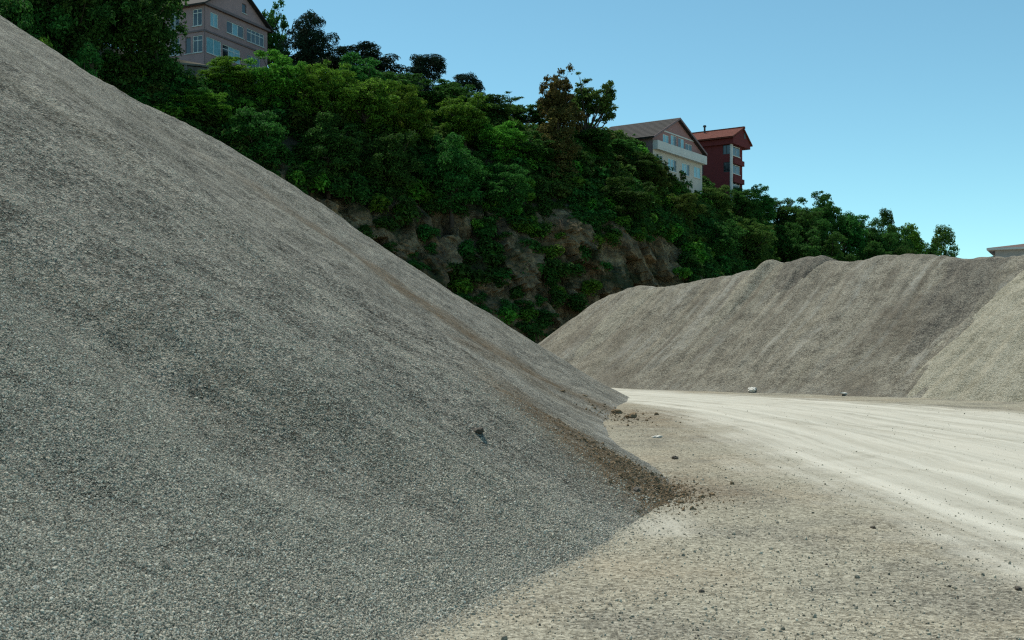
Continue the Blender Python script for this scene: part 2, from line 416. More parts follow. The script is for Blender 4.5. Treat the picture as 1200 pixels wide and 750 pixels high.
RHUMPS = [(6.2, 57.5, 5.3, 1.0), (10.6, 55.2, 5.45, 1), (13.4, 51.8, 6.1, 1), (16.7, 48.3, 6.05, 1), (18.9, 46.4, 5.75, 1), (21.2, 44.2, 5.75, 1), (25, 45, 5.7, 1), (30, 47, 5.6, 1), (15, 57, 5.8, 1), (21, 54, 5.6, 1)]
def right_pile_z(x, y):
    d, s, ins = nearest(x, y, RIGHT_TOE)
    d = np.where(ins, d, -d)
    st = 0.66 * x - 0.75 * y + 0.4 * fbm(x * 0.2, y * 0.2, octaves=2)
    base = 0.69 * d - 0.12 * (1 - np.exp(-np.clip(d, 0, 99) / 1.0))
    z = softmin(base, cap_field(x, y, RHUMPS, 4.7), 0.5)
    amp = smooth(0, 2, d)
    z = z + amp * (0.08 * vnoise(st * 0.5 + 40, d * 0.05) + 0.07 * vnoise(st * 1.3, d * 0.08) + 0.05 * vnoise(st * 3.2, d * 0.15) + 0.02 * vnoise(st * 7.5, d * 0.4))
    z = z + 0.05 * fbm(x * 1.1, y * 1.1, octaves=4) * smooth(-0.3, 0.5, d)
    return z, d, st

def cone_z(x, y, cx, cy, h, slope, seed, run=0.08):
    dx, dy = x - cx, y - cy; r = np.hypot(dx, dy); a = np.arctan2(dy, dx)
    z = h - slope * (np.sqrt(r * r + 0.35) - 0.5)
    arc = a * h / slope
    z = z + run * smooth(0.3, 3, r) * (vnoise(arc * 0.8 + seed, r * 0.08) + 0.5 * vnoise(arc * 2.6 + seed, r * 0.2))
    return z + 0.03 * fbm(x * 1.5 + seed, y * 1.5, octaves=3)

def road_mask(x, y):
    d, s, _ = nearest(x, y, ROAD_MID, False)
    half = 6.2 - 2.6 * smooth(48, 78, s)
    return 1 - smooth(half - 2.2, half + 0.9, d), d, s

def ground_z(x, y):
    near = np.exp(-np.hypot(x - 5, y - 20) / 60.0)
    z = 0.035 * fbm(x * 0.35, y * 0.35, octaves=3) + near * (0.016 * fbm(x * 2.1, y * 2.1, octaves=3))
    return z

# ------------------------------------------------------------------ ground and haul road (one continuous surface, two objects)
gx = spaced((-900, -100, 80), (-100, -14, 6), (-14, -2, 0.5), (-2, 14, 0.13), (14, 24, 0.4), (24, 120, 8), (120, 900, 80))
gy = spaced((-500, -40, 60), (-40, 3, 4), (3, 18, 0.09), (18, 50, 0.25), (50, 70, 1.0), (70, 300, 12), (300, 2500, 150))
GX, GY = np.meshgrid(gx, gy)
rm = np.zeros(GX.shape); rd = np.full(GX.shape, 99.0); rs = np.zeros(GX.shape)
sel = (np.abs(GX) < 60) & (GY > -45) & (GY < 90)
rm[sel], rd[sel], rs[sel] = road_mask(GX[sel], GY[sel])
GZ = ground_z(GX, GY)
RT = np.gradient(ROAD_MID, axis=0); RT /= np.linalg.norm(RT, axis=1)[:, None]
RL = np.concatenate([[0], np.cumsum(np.hypot(*np.diff(ROAD_MID, axis=0).T))])
ri = np.clip(np.searchsorted(RL, rs), 0, len(RL) - 1)
lat = rd * np.sign((GX - ROAD_MID[ri, 0]) * RT[ri, 1] - (GY - ROAD_MID[ri, 1]) * RT[ri, 0])
sgn = lat
rut = np.zeros(GX.shape)
for off, w in ((-3.3, .35), (-1.5, .35), (0.6, .4), (2.3, .35), (3.9, .4)):
    rut += np.exp(-((sgn - off - 0.25 * np.sin(rs * 0.11 + off)) / w) ** 2)
GZ = GZ - 0.03 * rut * rm
gst = np.exp(-(((GX - 2.0) / 1.0) ** 2 + ((GY - 13.8) / 1.6) ** 2)) * 0.9 + np.exp(-(((GX - 3.3) / 1.2) ** 2 + ((GY - 29.5) / 3.5) ** 2)) * 0.7
gst = np.clip(gst + 0.35 * np.exp(-(((GX - 3.6) / 1.3) ** 2 + ((GY - 23) / 5) ** 2)), 0, 1)
toe_dust = (0.42 + 0.3 * fbm(GX * 1.3, GY * 1.3, octaves=4)) * np.exp(-(((GX - 1.45 - 0.3 * (GY - 11)) / 0.55) ** 2 + ((GY - 10.8) / 1.5) ** 2))
road_a = np.clip(toe_dust + rm * (0.90 + 0.12 * np.clip(rut, 0, 1)), 0, 1.1)
GV = np.stack([GX, GY, GZ], -1).reshape(-1, 3)
GF = grid_faces(*GX.shape)
is_road = (rm > 0.45).ravel()[GF].mean(1) > 0.5
for nm, fsel in (("ground", ~is_road), ("haul_road", is_road)):
    v, f, a = compact(GV, GF[fsel], {'road': road_a, 'stain': gst, 'across': lat, 'along': rs})
    o = link(nm, np_mesh(nm, v, f, True, a), M['ground']); tag(o, kind="structure")

# ------------------------------------------------------------------ gravel piles
GRID = {}
def sampled(key, x, y):
    """height, distance inside the toe and arc position read back from a built pile"""
    xs, ys, Z = GRID[key]
    i = np.clip(np.searchsorted(xs, x) - 1, 0, len(xs) - 2); j = np.clip(np.searchsorted(ys, y) - 1, 0, len(ys) - 2)
    a = (x - xs[i]) / (xs[i + 1] - xs[i]); b = (y - ys[j]) / (ys[j + 1] - ys[j])
    return [q[j, i] * (1 - a) * (1 - b) + q[j, i + 1] * a * (1 - b) + q[j + 1, i] * (1 - a) * b + q[j + 1, i + 1] * a * b for q in Z]
def pile_object(name, xs, ys, fz, mat, label, attrs_fn, keep=-0.12, key=None):
    X, Y = np.meshgrid(xs, ys)
    z, d, s = fz(X, Y)
    if key: GRID[key] = (xs, ys, (z, d, s))
    at = attrs_fn(X, Y, z, d, s); at['sl'] = s; at['dl'] = d
    z = np.maximum(z, keep - 0.02)
    V = np.stack([X, Y, z], -1).reshape(-1, 3); F = grid_faces(*X.shape)
    F = F[(z.ravel()[F] > keep).any(1)]
    v, f, a = compact(V, F, at)
    o = link(name, np_mesh(name, v, f, True, a), mat)
    tag(o, label, "gravel pile"); return o

def left_attrs(x, y, z, d, s):
    st = np.exp(-((y - 13.1 - 1.3 * (1.4 - x)) / 1.6) ** 2) * (1 - smooth(1.0, 3.0, d)) * 1.9
    band = np.exp(-((y - 31.0 - 0.10 * (3 - x)) / 1.3) ** 2) * (1 - smooth(5, 15, d)) * 0.85
    band2 = np.exp(-((y - 27.0) / 0.7) ** 2) * (1 - smooth(2, 7, d)) * 0.5
    dust = np.exp(-(d / 0.30) ** 2) * (0.9 * smooth(-0.2, 0.3, vnoise(x * 1.1, y * 1.1 + 4)) + 0.25)
    dust = np.maximum(dust, smooth(0.35, 0.8, vnoise(s * 0.8 + 7, d * 0.05)) * smooth(3, 8, d) * 0.45)
    return {'stain': np.clip(st + band + band2, 0, 1), 'dust': np.clip(dust, 0, 1)}
LX = spaced((-90, -30, 1.5), (-30, -9, 0.16), (-9, 5.0, 0.06))
LY = spaced((-20, 2.5, 1.5), (2.5, 19, 0.055), (19, 56, 0.19), (56, 66, 1))
left_pile = pile_object("gravel_pile", LX, LY, left_pile_z, M['gravel'], "huge grey crushed stone pile filling the left of the picture", left_attrs, key='left')

def right_attrs(x, y, z, d, s):
    dust = (smooth(0.25, 0.8, vnoise(s * 1.1 + 70, d * 0.12)) * 0.3 + 0.75 * smooth(0.4, 0.75, vnoise(s * 4.3 + 7, d * 0.35)) + 0.5 * smooth(0.55, 0.8, vnoise(s * 2.2 + 17, d * 0.3))) * smooth(0.3, 2, d)
    dust = np.maximum(dust, np.exp(-(d / 0.5) ** 2) * 0.5)
    st = smooth(0.0, 0.5, fbm(x * 0.25, y * 0.25 + 11, octaves=3) + 0.35 * smooth(12, 18, x) * smooth(1.5, 4, z) - 0.1) * 0.8
    st = np.maximum(st * 0.8, 0.5 * smooth(0.35, 0.75, vnoise(s * 3.7 + 31, d * 0.3)))
    return {'dust': np.clip(dust, 0, 1), 'stain': np.clip(st, 0, 1)}
RX = spaced((-3, 26, 0.09), (26, 48, 0.5)); RY = spaced((29, 60, 0.10), (60, 70, 0.5))
right_pile = pile_object("gravel_pile", RX, RY, right_pile_z, M['grit'], "long brown-grey grit pile with a humped crest across the haul road", right_attrs, key='right')

def cone_fn(cx, cy, h, sl, seed, run=0.08):
    return lambda x, y: (lambda z: (z, z / sl, np.arctan2(y - cy, x - cx) * h / sl))(cone_z(x, y, cx, cy, h, sl, seed, run))
zero_attr = lambda x, y, z, d, s: {'dust': np.zeros(x.shape)}
pile_object("gravel_pile", spaced((11.5, 24, 0.1), (24, 38, 0.4)), spaced((31, 46, 0.1), (46, 58, 0.4)), cone_fn(24.2, 44.2, 7.5, 0.69, 3.0, 0.12), M['pale_grit'],
            "pale yellowish gravel pile cut off by the right picture edge", zero_attr)
def tip(name, cx, cy, lift, across, down, seed, mat, label):
    """a load tipped over the crest of the far pile: a mound at (cx, cy) that thins out in a fan down the face"""
    ax = np.array([-0.75, -0.66]); bx_ = np.array([0.66, -0.75])
    p, q = np.meshgrid(np.arange(-1.6, down + 0.6, 0.09), np.arange(-across * 1.7, across * 1.7, 0.09))
    X = cx + ax[0] * p + bx_[0] * q; Y = cy + ax[1] * p + bx_[1] * q
    wid = across * (0.85 + 0.3 * np.clip(p, 0, None) / down) * np.sqrt(np.clip(1 - np.clip(p, 0, None) / down, 0.02, 1)) * (1 + 0.25 * vnoise(p * 0.8 + seed, q * 0 + np.sign(q) * 3.3))
    t = (1 - np.abs(q / wid) ** 1.5) * np.where(p < 0, 1 - (p / 1.5) ** 2, 1 - (p / down) ** 1.3)
    t = np.where((np.abs(q) > wid) | (p > down) | (p < -1.5), -0.3, t)
    t = t + 0.22 * vnoise(q * 1.6 + seed, p * 0.3) + 0.12 * vnoise(q * 4 + seed, p * 0.6)
    zr = sampled('right', X, Y)[0]; th = lift * t
    F = grid_faces(*p.shape); F = F[(th.ravel()[F] > 0.0).any(1)]
    v, f, at = compact(np.stack([X, Y, zr + np.maximum(th, -0.1) - 0.01], -1).reshape(-1, 3), F, {'sl': q, 'dl': p, 'dust': p * 0})
    o = link(name, np_mesh(name, v, f, True, at), mat); tag(o, label, "gravel heap", "small loads tipped on the crest of the far pile")
tip("gravel_heap", 13.7, 51.7, 0.32, 1.2, 2.2, 21, M['dark_grit'], "small dark grey load tipped on the crest of the far pile")
tip("gravel_heap", 12.0, 52.9, 0.24, 0.7, 4.2, 27, M['buff_grit'], "pale buff load beside the dark load on the far pile crest")
tip("gravel_heap", 6.0, 56.2, 0.22, 0.9, 4.5, 31, M['buff_grit'], "pale load on the rounded left end of the far pile")
tip("gravel_heap", 18.4, 44.6, 0.16, 1.5, 4.5, 35, M['dark_grit'], "dark brown-grey load beside the pale pile at the right edge")

# ------------------------------------------------------------------ hill: rock cliff below, wooded slope and terrace above
seg = np.hypot(*np.diff(FOOT, axis=0).T); FS = np.concatenate([[0], np.cumsum(seg)])
FTAN = np.gradient(FOOT, axis=0); FTAN /= np.linalg.norm(FTAN, axis=1)[:, None]
FNOR = np.stack([-FTAN[:, 1], FTAN[:, 0]], -1)
for _ in range(30): FNOR[1:-1] = (FNOR[:-2] + 2 * FNOR[1:-1] + FNOR[2:]) / 4
FNOR /= np.linalg.norm(FNOR, axis=1)[:, None]
KX = np.array([-110, -60, -25, -13, 0, 14, 29, 49, 71, 92.])          # keyed by the foot's x
K_ROCK = np.interp(FOOT[:, 0], KX, [14, 14, 15.5, 15.5, 12.0, 14.0, 11, 8.5, 8, 5])
K_EDGE = np.interp(FOOT[:, 0], KX, [27, 26, 25, 24.5, 23, 22.6, 23.5, 19, 17, 12.5])
K_BACK = np.interp(FOOT[:, 0], KX, [33, 32.5, 31.4, 30.5, 26, 24.0, 25.6, 20, 17.5, 12.5])
K_R0 = np.interp(FOOT[:, 0], KX, [28.5, 28.5, 28.5, 26, 17, 15, 13, 13, 13, 13])
def profile(d, rock, edge, back, r0):
    """height behind the foot line"""
    z = np.where(d < 3.0, -0.4 + 3.2 * (np.clip(d, 0, 3) / 3.0),
        np.where(d < 7.5, 2.8 + (rock - 2.8) * np.clip((d - 3.0) / 4.5, 0, 1),
        rock + (edge - rock) * np.sin(np.clip((d - 7.5) / 9.5, 0, 1) * math.pi / 2)))
    return z + (back - edge) * smooth(r0, r0 + 3.0, d)
def hill_at(x, y):
    """height, distance behind the foot and arc position for plan points (scalars)"""
    q = np.hypot(FOOT[:, 0] - x, FOOT[:, 1] - y); i = int(q.argmin())
    w = np.array([x, y]) - FOOT[i]
    d = float(w @ FNOR[i])
    return float(profile(np.array(d), K_ROCK[i], K_EDGE[i], K_BACK[i], K_R0[i])), d, FS[i]
ds = spaced((0, 3, 0.4), (3, 7.5, 0.09), (7.5, 17, 0.55), (17, 35, 1.0), (35, 75, 4.0))
ss = np.arange(0, FS[-1], 0.33)
fi = np.interp(ss, FS, np.arange(len(FS)))
def lerp_rows(A): return np.stack([np.interp(fi, np.arange(len(FS)), A[:, k]) for k in range(A.shape[1])], -1)
F0 = lerp_rows(FOOT); N0 = lerp_rows(FNOR); N0 /= np.linalg.norm(N0, axis=1)[:, None]
kr, ke, kb, k0 = [np.interp(fi, np.arange(len(FS)), k) for k in (K_ROCK, K_EDGE, K_BACK, K_R0)]
DD, SS = np.meshgrid(ds, ss)
HX = F0[:, 0, None] + N0[:, 0, None] * DD; HY = F0[:, 1, None] + N0[:, 1, None] * DD
HZ = profile(DD, kr[:, None], ke[:, None], kb[:, None], k0[:, None])
# rock relief: big buttresses, blocky ledges and cracks, pushed out of the face
face = smooth(2.0, 4.0, DD) * (1 - smooth(7.5, 10.5, DD))
butt = 1.6 * fbm(SS * 0.06, HZ * 0.05, octaves=3) + 0.5 * fbm(SS * 0.22, HZ * 0.16 + 5, octaves=3)
def blocks_of(a, b, ca, cb, seed):
    """fractured rock: every jointed block stands out by its own amount and leans its own way"""
    ia, ib = np.floor(a / ca), np.floor(b / cb); best = np.full(a.shape, 1e9); val = np.zeros(a.shape)
    for p in (-1, 0, 1):
        for q in (-1, 0, 1):
            u, v = ia + p, ib + q
            sa = (u + 0.15 + 0.7 * _hash(u + seed, v)) * ca; sb = (v + 0.15 + 0.7 * _hash(u, v + seed + 9)) * cb
            d2 = ((a - sa) / ca) ** 2 + ((b - sb) / cb) ** 2
            o = (_hash(u + 31, v + seed) - 0.5) * 2 + (a - sa) / ca * (_hash(u + seed, v + 51) - 0.5) * 1.6 + (b - sb) / cb * (_hash(u + 71, v + seed) - 0.65) * 1.3
            val = np.where(d2 < best, o, val); best = np.minimum(best, d2)
    return val
wa = SS + 0.25 * HZ + 0.8 * fbm(SS * 0.3, HZ * 0.3, octaves=2); wb_ = HZ - 0.15 * SS + 0.6 * fbm(SS * 0.25 + 9, HZ * 0.3, octaves=2)
crag = 1.15 * blocks_of(wa, wb_, 3.4, 4.6, 3) + 0.55 * blocks_of(wa, wb_, 1.5, 2.0, 13) + 0.20 * blocks_of(wa, wb_, 0.7, 0.9, 23)
push = face * (butt + crag) + 0.8 * (1 - face) * smooth(0, 3, DD) * fbm(SS * 0.15, DD * 0.15, octaves=2) * 0.5
HX = HX - N0[:, 0, None] * push; HY = HY - N0[:, 1, None] * push
HZ = HZ + 0.7 * face * fbm(SS * 0.3, DD * 0.9, octaves=3) + (1 - face) * 0.35 * fbm(HX * 0.25, HY * 0.25, octaves=3) * smooth(0, 2, DD)
HV = np.stack([HX, HY, HZ], -1).reshape(-1, 3); HF = grid_faces(*DD.shape)[:, ::-1]
dm = DD.ravel()[HF].mean(1)
for nm, fsel, mt in (("cliff", dm < 9.2, M['rock']), ("hillside", dm >= 9.2, M['soil'])):
    v, f, _ = compact(HV, HF[fsel], {})
    tag(link(nm, np_mesh(nm, v, f, False), mt), kind="structure")

# ------------------------------------------------------------------ houses
def house_mats(name, col): return plain_material(name, col, 0.10, 0.8, 0.9, 0.2)
M['mauve'] = house_mats("mauve_render", (0.38, 0.245, 0.245))
M['mauve_trim'] = house_mats("mauve_trim", (0.20, 0.145, 0.15))
M['pale_wall'] = house_mats("cream_render", (0.52, 0.475, 0.43))
M['pink_wall'] = house_mats("pink_gable_render", (0.34, 0.185, 0.18))
M['parapet'] = house_mats("white_parapet_render", (0.58, 0.57, 0.55))
M['red_wall'] = house_mats("red_render", (0.145, 0.03, 0.031))
M['white_frame'] = house_mats("white_window_frame", (0.72, 0.72, 0.70))
M['grey_roof'] = plain_material("dark_shingle_roof", (0.038, 0.035, 0.033), 0.35, 2.5)
M['red_roof'] = plain_material("red_tile_roof", (0.16, 0.042, 0.027), 0.3, 2.5)
M['brown_roof'] = plain_material("brown_tile_roof", (0.13, 0.085, 0.07), 0.3, 2.5)
M['grey_wall'] = house_mats("grey_render", (0.36, 0.35, 0.35))
M['concrete'] = plain_material("stained_concrete", (0.15, 0.14, 0.125), 0.35, 1.2)
M['steel'] = plain_material("dark_metal", (0.05, 0.05, 0.05), 0.3, 5, 0.5)
def glass_mat():
    t = NT("window_glass", 0.06, 0.9); P = t.coord('Object')
    return t.done(t.ramp(t.noise(P, 0.6, 3), [(0.4, (0.012, 0.018, 0.022)), (0.6, (0.05, 0.06, 0.065))]), t.bump(t.noise(P, 1.3, 2), 0.03, 0.05))
M['glass'] = glass_mat()
M['sky_pane'] = plain_material("sky_reflection_coloured_pane", (0.20, 0.40, 0.47), 0.2, 3, 0.15, 0.6)  # cyan base colour paints the sky's reflection into these panes

def wall_face(name, W, z0, top, wins, mat, parent, axis, off=0.0, depth=0.16, back=None):
    """a wall with real window openings. axis 'x': runs along local x at y=off, looking towards -y; axis 'y': along local y at x=off, looking towards -x.
    top(t) gives the wall head; wins are (t0, t1, z0, z1)"""
    P = (lambda t, z, q=0.0: (t, off + q, z)) if axis == 'x' else (lambda t, z, q=0.0: (off + q, t, z))
    ts = sorted(set([0.0, W] + [w[0] for w in wins] + [w[1] for w in wins] + ([back] if back else [])))
    m = MB()
    for a, b in zip(ts[:-1], ts[1:]):
        c = (a + b) / 2; z = z0
        for w in sorted([w for w in wins if w[0] <= c <= w[1]], key=lambda w: w[2]):
            if w[2] > z: m.quad(P(a, z), P(b, z), P(b, w[2]), P(a, w[2]))
            z = w[3]
        m.quad(P(a, z), P(b, z), P(b, top(b)), P(a, top(a)))
    for a, b, c, d in wins:
        m.quad(P(a, c), P(a, d), P(a, d, depth), P(a, c, depth)); m.quad(P(b, c), P(b, d), P(b, d, depth), P(b, c, depth))
        m.quad(P(a, c), P(b, c), P(b, c, depth), P(a, c, depth)); m.quad(P(a, d), P(b, d), P(b, d, depth), P(a, d, depth))
    return m.build(name, mat, parent)

def window(win, parent, axis, off, cols=2, transom=0.0, sill=True, frame=None, sky_cols=()):
    """window > pane (each), sill; frame bars set into the opening"""
    a, b, c, d = win; fw = 0.07
    bx = (lambda m, t0, t1, q0, q1, z0, z1: m.box(t0, t1, off + q0, off + q1, z0, z1)) if axis == 'x' else (lambda m, t0, t1, q0, q1, z0, z1: m.box(off + q0, off + q1, t0, t1, z0, z1))
    fm = MB(); e = 0.004
    bx(fm, a + e, b - e, 0.05, 0.13, c + e, c + fw); bx(fm, a + e, b - e, 0.05, 0.13, d - fw, d - e)
    bx(fm, a + e, a + fw, 0.05, 0.13, c + fw, d - fw); bx(fm, b - fw, b - e, 0.05, 0.13, c + fw, d - fw)
    w = (b - a - 2 * fw) / cols
    for k in range(1, cols): bx(fm, a + fw + k * w - fw / 2, a + fw + k * w + fw / 2, 0.055, 0.125, c + fw, d - fw)
    zt = d - fw - (d - c) * transom if transom else None
    if zt: bx(fm, a + fw, b - fw, 0.06, 0.12, zt - fw / 2, zt + fw / 2)
    wo_ = fm.build("window", frame or M['white_frame'], parent)
    for k in range(cols):
        for z0, z1 in (((c + fw, zt), (zt, d - fw)) if zt else ((c + fw, d - fw),)):
            g = MB(); bx(g, a + fw + k * w + e, a + fw + (k + 1) * w - e, 0.085, 0.1, z0 + e, z1 - e)
            g.build("pane", M['sky_pane'] if k in sky_cols else M['glass'], wo_)  # chosen columns carry the painted sky reflection
    if sill:
        sm = MB(); bx(sm, a - 0.08, b + 0.08, -0.08, 0.10, c - 0.09, c - 0.006); sm.build("sill", M['parapet'], wo_)
    return wo_

def roof_slab(name, pts, th, mat, parent):
    """a sloping slab from its four lower corners"""
    m = MB(); m.prism(pts, (0, 0, th)); return m.build(name, mat, parent)

def tile_rows(parent, p_eave0, p_eave1, p_ridge0, p_ridge1, n, mat, th=0.09):
    """overlapping courses of a roof slope, each a thin slab lifted at its lower edge"""
    e0, e1, r0, r1 = [np.array(p, float) for p in (p_eave0, p_eave1, p_ridge0, p_ridge1)]
    for k in range(n):
        a, b = k / n, min(1.0, (k + 1.12) / n)
        q = [e0 + (r0 - e0) * a, e1 + (e1 * 0 + (r1 - e1)) * a, e1 + (r1 - e1) * b, e0 + (r0 - e0) * b]
        m = MB(); lift = np.array([0, 0, 0.05])
        m.prism([q[0] + lift, q[1] + lift, q[2] + lift * 0.2, q[3] + lift * 0.2], (0, 0, th)); m.build("roof_course", mat, parent)

def gable_top(W, eave, apex, mid=None):
    mid = mid if mid is not None else W / 2
    return lambda t: eave + (apex - eave) * (t / mid if t <= mid else (W - t) / (W - mid))

def gable_house(name, corner, th_deg, W, L, z0, eave, apex, walls, roof_mat, over=0.45, fascia=None):
    """local x runs along the gable wall, local y along the side wall; returns the root and the wall-head function"""
    base = z0
    root = empty(name, (corner[0], corner[1], base), math.radians(90 - th_deg))
    return root

# --- mauve house on the left, above the retaining wall
def mauve_house():
    root = empty("house", (-32.7, 118, 0), math.radians(90 - 24.3))
    W, L, z0, ev, ap = 10.9, 9.0, 30.2, 38.7, 42.0
    top = gable_top(W, ev, ap)
    g_w = [(0.95, 2.2, 36.45, 37.95), (3.65, 6.6, 36.45, 37.75), (7.15, 10.3, 36.4, 37.85), (6.3, 7.05, 39.35, 40.4), (0.3, 2.75, 33.45, 35.15), (2.95, 6.0, 33.45, 35.0), (7.2, 9.6, 33.4, 34.9)]
    wall_face("gable_wall", W, z0, top, g_w, M['mauve'], root, 'x', back=W / 2)
    s_w = [(0.35, 1.6, 36.3, 38.1), (0.30, 1.6, 33.45, 35.25), (1.85, 2.6, 33.45, 35.2), (3.4, 4.7, 36.3, 38.1), (3.4, 4.7, 33.45, 35.25), (0.35, 0.9, 31.5, 32.1)]
    wall_face("side_wall", L, z0, lambda t: ev, s_w, M['mauve'], root, 'y')
    m = MB(); m.quad((W, 0, z0), (W, L, z0), (W, L, ev), (W, 0, ev)); m.quad((0, L, z0), (W, L, z0), (W, L, ev), (0, L, ev))
    m.quad((0, L, ev), (W, L, ev), (W / 2, L, ap)); m.build("rear_wall", M['mauve'], root)
    for i, w in enumerate(g_w):
        cols = (2, 3, 4, 1, 2, 3, 3)[i]
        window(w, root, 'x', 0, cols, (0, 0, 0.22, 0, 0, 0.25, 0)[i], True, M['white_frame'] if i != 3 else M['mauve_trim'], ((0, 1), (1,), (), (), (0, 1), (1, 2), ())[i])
    for i, w in enumerate(s_w): window(w, root, 'y', 0, (2, 2, 1, 2, 2, 1)[i], (0.2, 0.25, 0, 0.2, 0.25, 0)[i], True, M['mauve_trim'] if i == 2 else M['white_frame'])
    b = MB(); b.box(-0.25, W + 0.25, -0.34, -0.005, ev - 0.32, ev - 0.06); b.box(-0.34, -0.005, 0.0, L, ev - 0.32, ev - 0.06); b.build("cornice", M['mauve_trim'], root)
    b = MB(); b.box(-0.10, W + 0.1, -0.10, -0.004, 35.62, 35.80); b.box(-0.10, -0.004, 0.0, L, 35.62, 35.80); b.build("string_course", M['mauve_trim'], root)
    o = 0.55; k = (ap - ev) / (W / 2)
    r = roof_slab("roof", [(-o, -o, ev - o * k), (-o, L + o, ev - o * k), (W / 2, L + o, ap), (W / 2, -o, ap)], 0.16, M['grey_roof'], root)
    roof_slab("roof", [(W / 2, -o, ap), (W / 2, L + o, ap), (W + o, L + o, ev - o * k), (W + o, -o, ev - o * k)], 0.16, M['grey_roof'], root)
    c = MB(); c.box(3.0, 3.7, 5.0, 5.7, 39.5, 42.8); c.build("chimney", M['concrete'], r)
    b = MB(); b.tube([(-0.06, -0.06, ev - 0.4), (-0.06, -0.06, z0)], [0.05, 0.05], 6); b.build("drain_pipe", M['mauve_trim'], root)
    tag(root, "mauve gabled house with blue reflecting windows at the top left above the cliff", "house")
mauve_house()

# --- cream and pink house with the long dark roof
def cream_house():
    root = empty("house", (16.5, 130, 0), math.radians(90 - 34.5))
    W, L, z0, ev, ap = 13.6, 8.6, 20.0, 26.7, 29.75
    top = gable_top(W, ev, ap, 6.3)
    up = [(2.6, 4.2, 26.28, 27.45), (4.7, 6.3, 26.28, 27.7), (6.7, 8.45, 26.28, 27.65), (8.75, 10.7, 26.28, 27.3)]
    lo = [(4.0, 6.3, 23.3, 24.8), (7.8, 10.0, 23.3, 24.75), (11.2, 13.2, 23.4, 24.8), (1.0, 2.6, 23.3, 24.8)]
    wall_face("gable_wall", W, 25.35, top, up, M['pink_wall'], root, 'x', back=6.3)
    wall_face("ground_floor_wall", W, z0, lambda t: 25.35, lo, M['pale_wall'], root, 'x', 0.0)
    sw = [(4.6, 5.8, 23.4, 24.9)]
    wall_face("side_wall", L, z0, lambda t: ev, sw, M['mauve_trim'], root, 'y', 0.0)
    m = MB(); m.quad((W, 0, z0), (W, L, z0), (W, L, ev), (W, 0, ev)); m.quad((0, L, z0), (W, L, z0), (W, L, ev), (0, L, ev)); m.quad((0, L, ev), (W, L, ev), (6.3, L, ap))
    m.build("rear_wall", M['pale_wall'], root)
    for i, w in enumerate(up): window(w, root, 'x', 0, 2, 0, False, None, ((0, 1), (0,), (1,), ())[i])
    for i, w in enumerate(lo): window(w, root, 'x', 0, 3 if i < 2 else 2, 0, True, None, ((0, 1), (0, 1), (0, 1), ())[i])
    for w in sw: window(w, root, 'y', 0, 2)
    b = MB(); b.box(-0.02, W + 0.05, -0.65, -0.52, 25.45, 26.25); b.box(-0.02, 0.12, -0.52, -0.004, 25.45, 26.25); b.box(W - 0.09, W + 0.05, -0.52, -0.004, 25.45, 26.25)
    b.build("balcony_parapet", M['parapet'], root)
    b = MB(); b.box(-0.02, W + 0.05, -0.65, -0.004, 25.22, 25.44); b.build("balcony_slab", M['parapet'], root)
    b = MB(); b.box(2.35, 10.95, -0.06, -0.004, 27.75, 27.9); b.build("lintel_band", M['parapet'], root)
    o = 0.5
    kl = (ap - ev) / 6.3; kr_ = (ap - ev) / (W - 6.3)
    r = roof_slab("roof", [(-o, -0.4, ev - o * kl), (-o, L + o, ev - o * kl), (6.3, L + o, ap), (6.3, -0.4, ap)], 0.10, M['grey_roof'], root)
    tile_rows(r, (-o - 0.1, -0.44, ev - o * kl + 0.07), (-o - 0.1, L + o + 0.04, ev - o * kl + 0.07), (6.3, -0.44, ap + 0.1), (6.3, L + o + 0.04, ap + 0.1), 12, M['grey_roof'])
    r2 = roof_slab("roof", [(6.3, -0.4, ap), (6.3, L + o, ap), (W + o, L + o, ev - o * kr_), (W + o, -0.4, ev - o * kr_)], 0.16, M['grey_roof'], root)
    v = MB()
    v.prism([(-o - 0.1, -0.52, ev - o * kl - 0.04), (6.3, -0.52, ap - 0.04), (6.3, -0.52, ap + 0.2), (-o - 0.1, -0.52, ev - o * kl + 0.2)], (0, 0.07, 0))
    v.prism([(6.3, -0.52, ap - 0.04), (W + o, -0.52, ev - o * kr_ - 0.04), (W + o, -0.52, ev - o * kr_ + 0.2), (6.3, -0.52, ap + 0.2)], (0, 0.07, 0))
    v.build("verge_board", M['mauve_trim'], root)
    tag(root, "cream house with pink gable, white balcony band and long dark grey roof", "house")
cream_house()

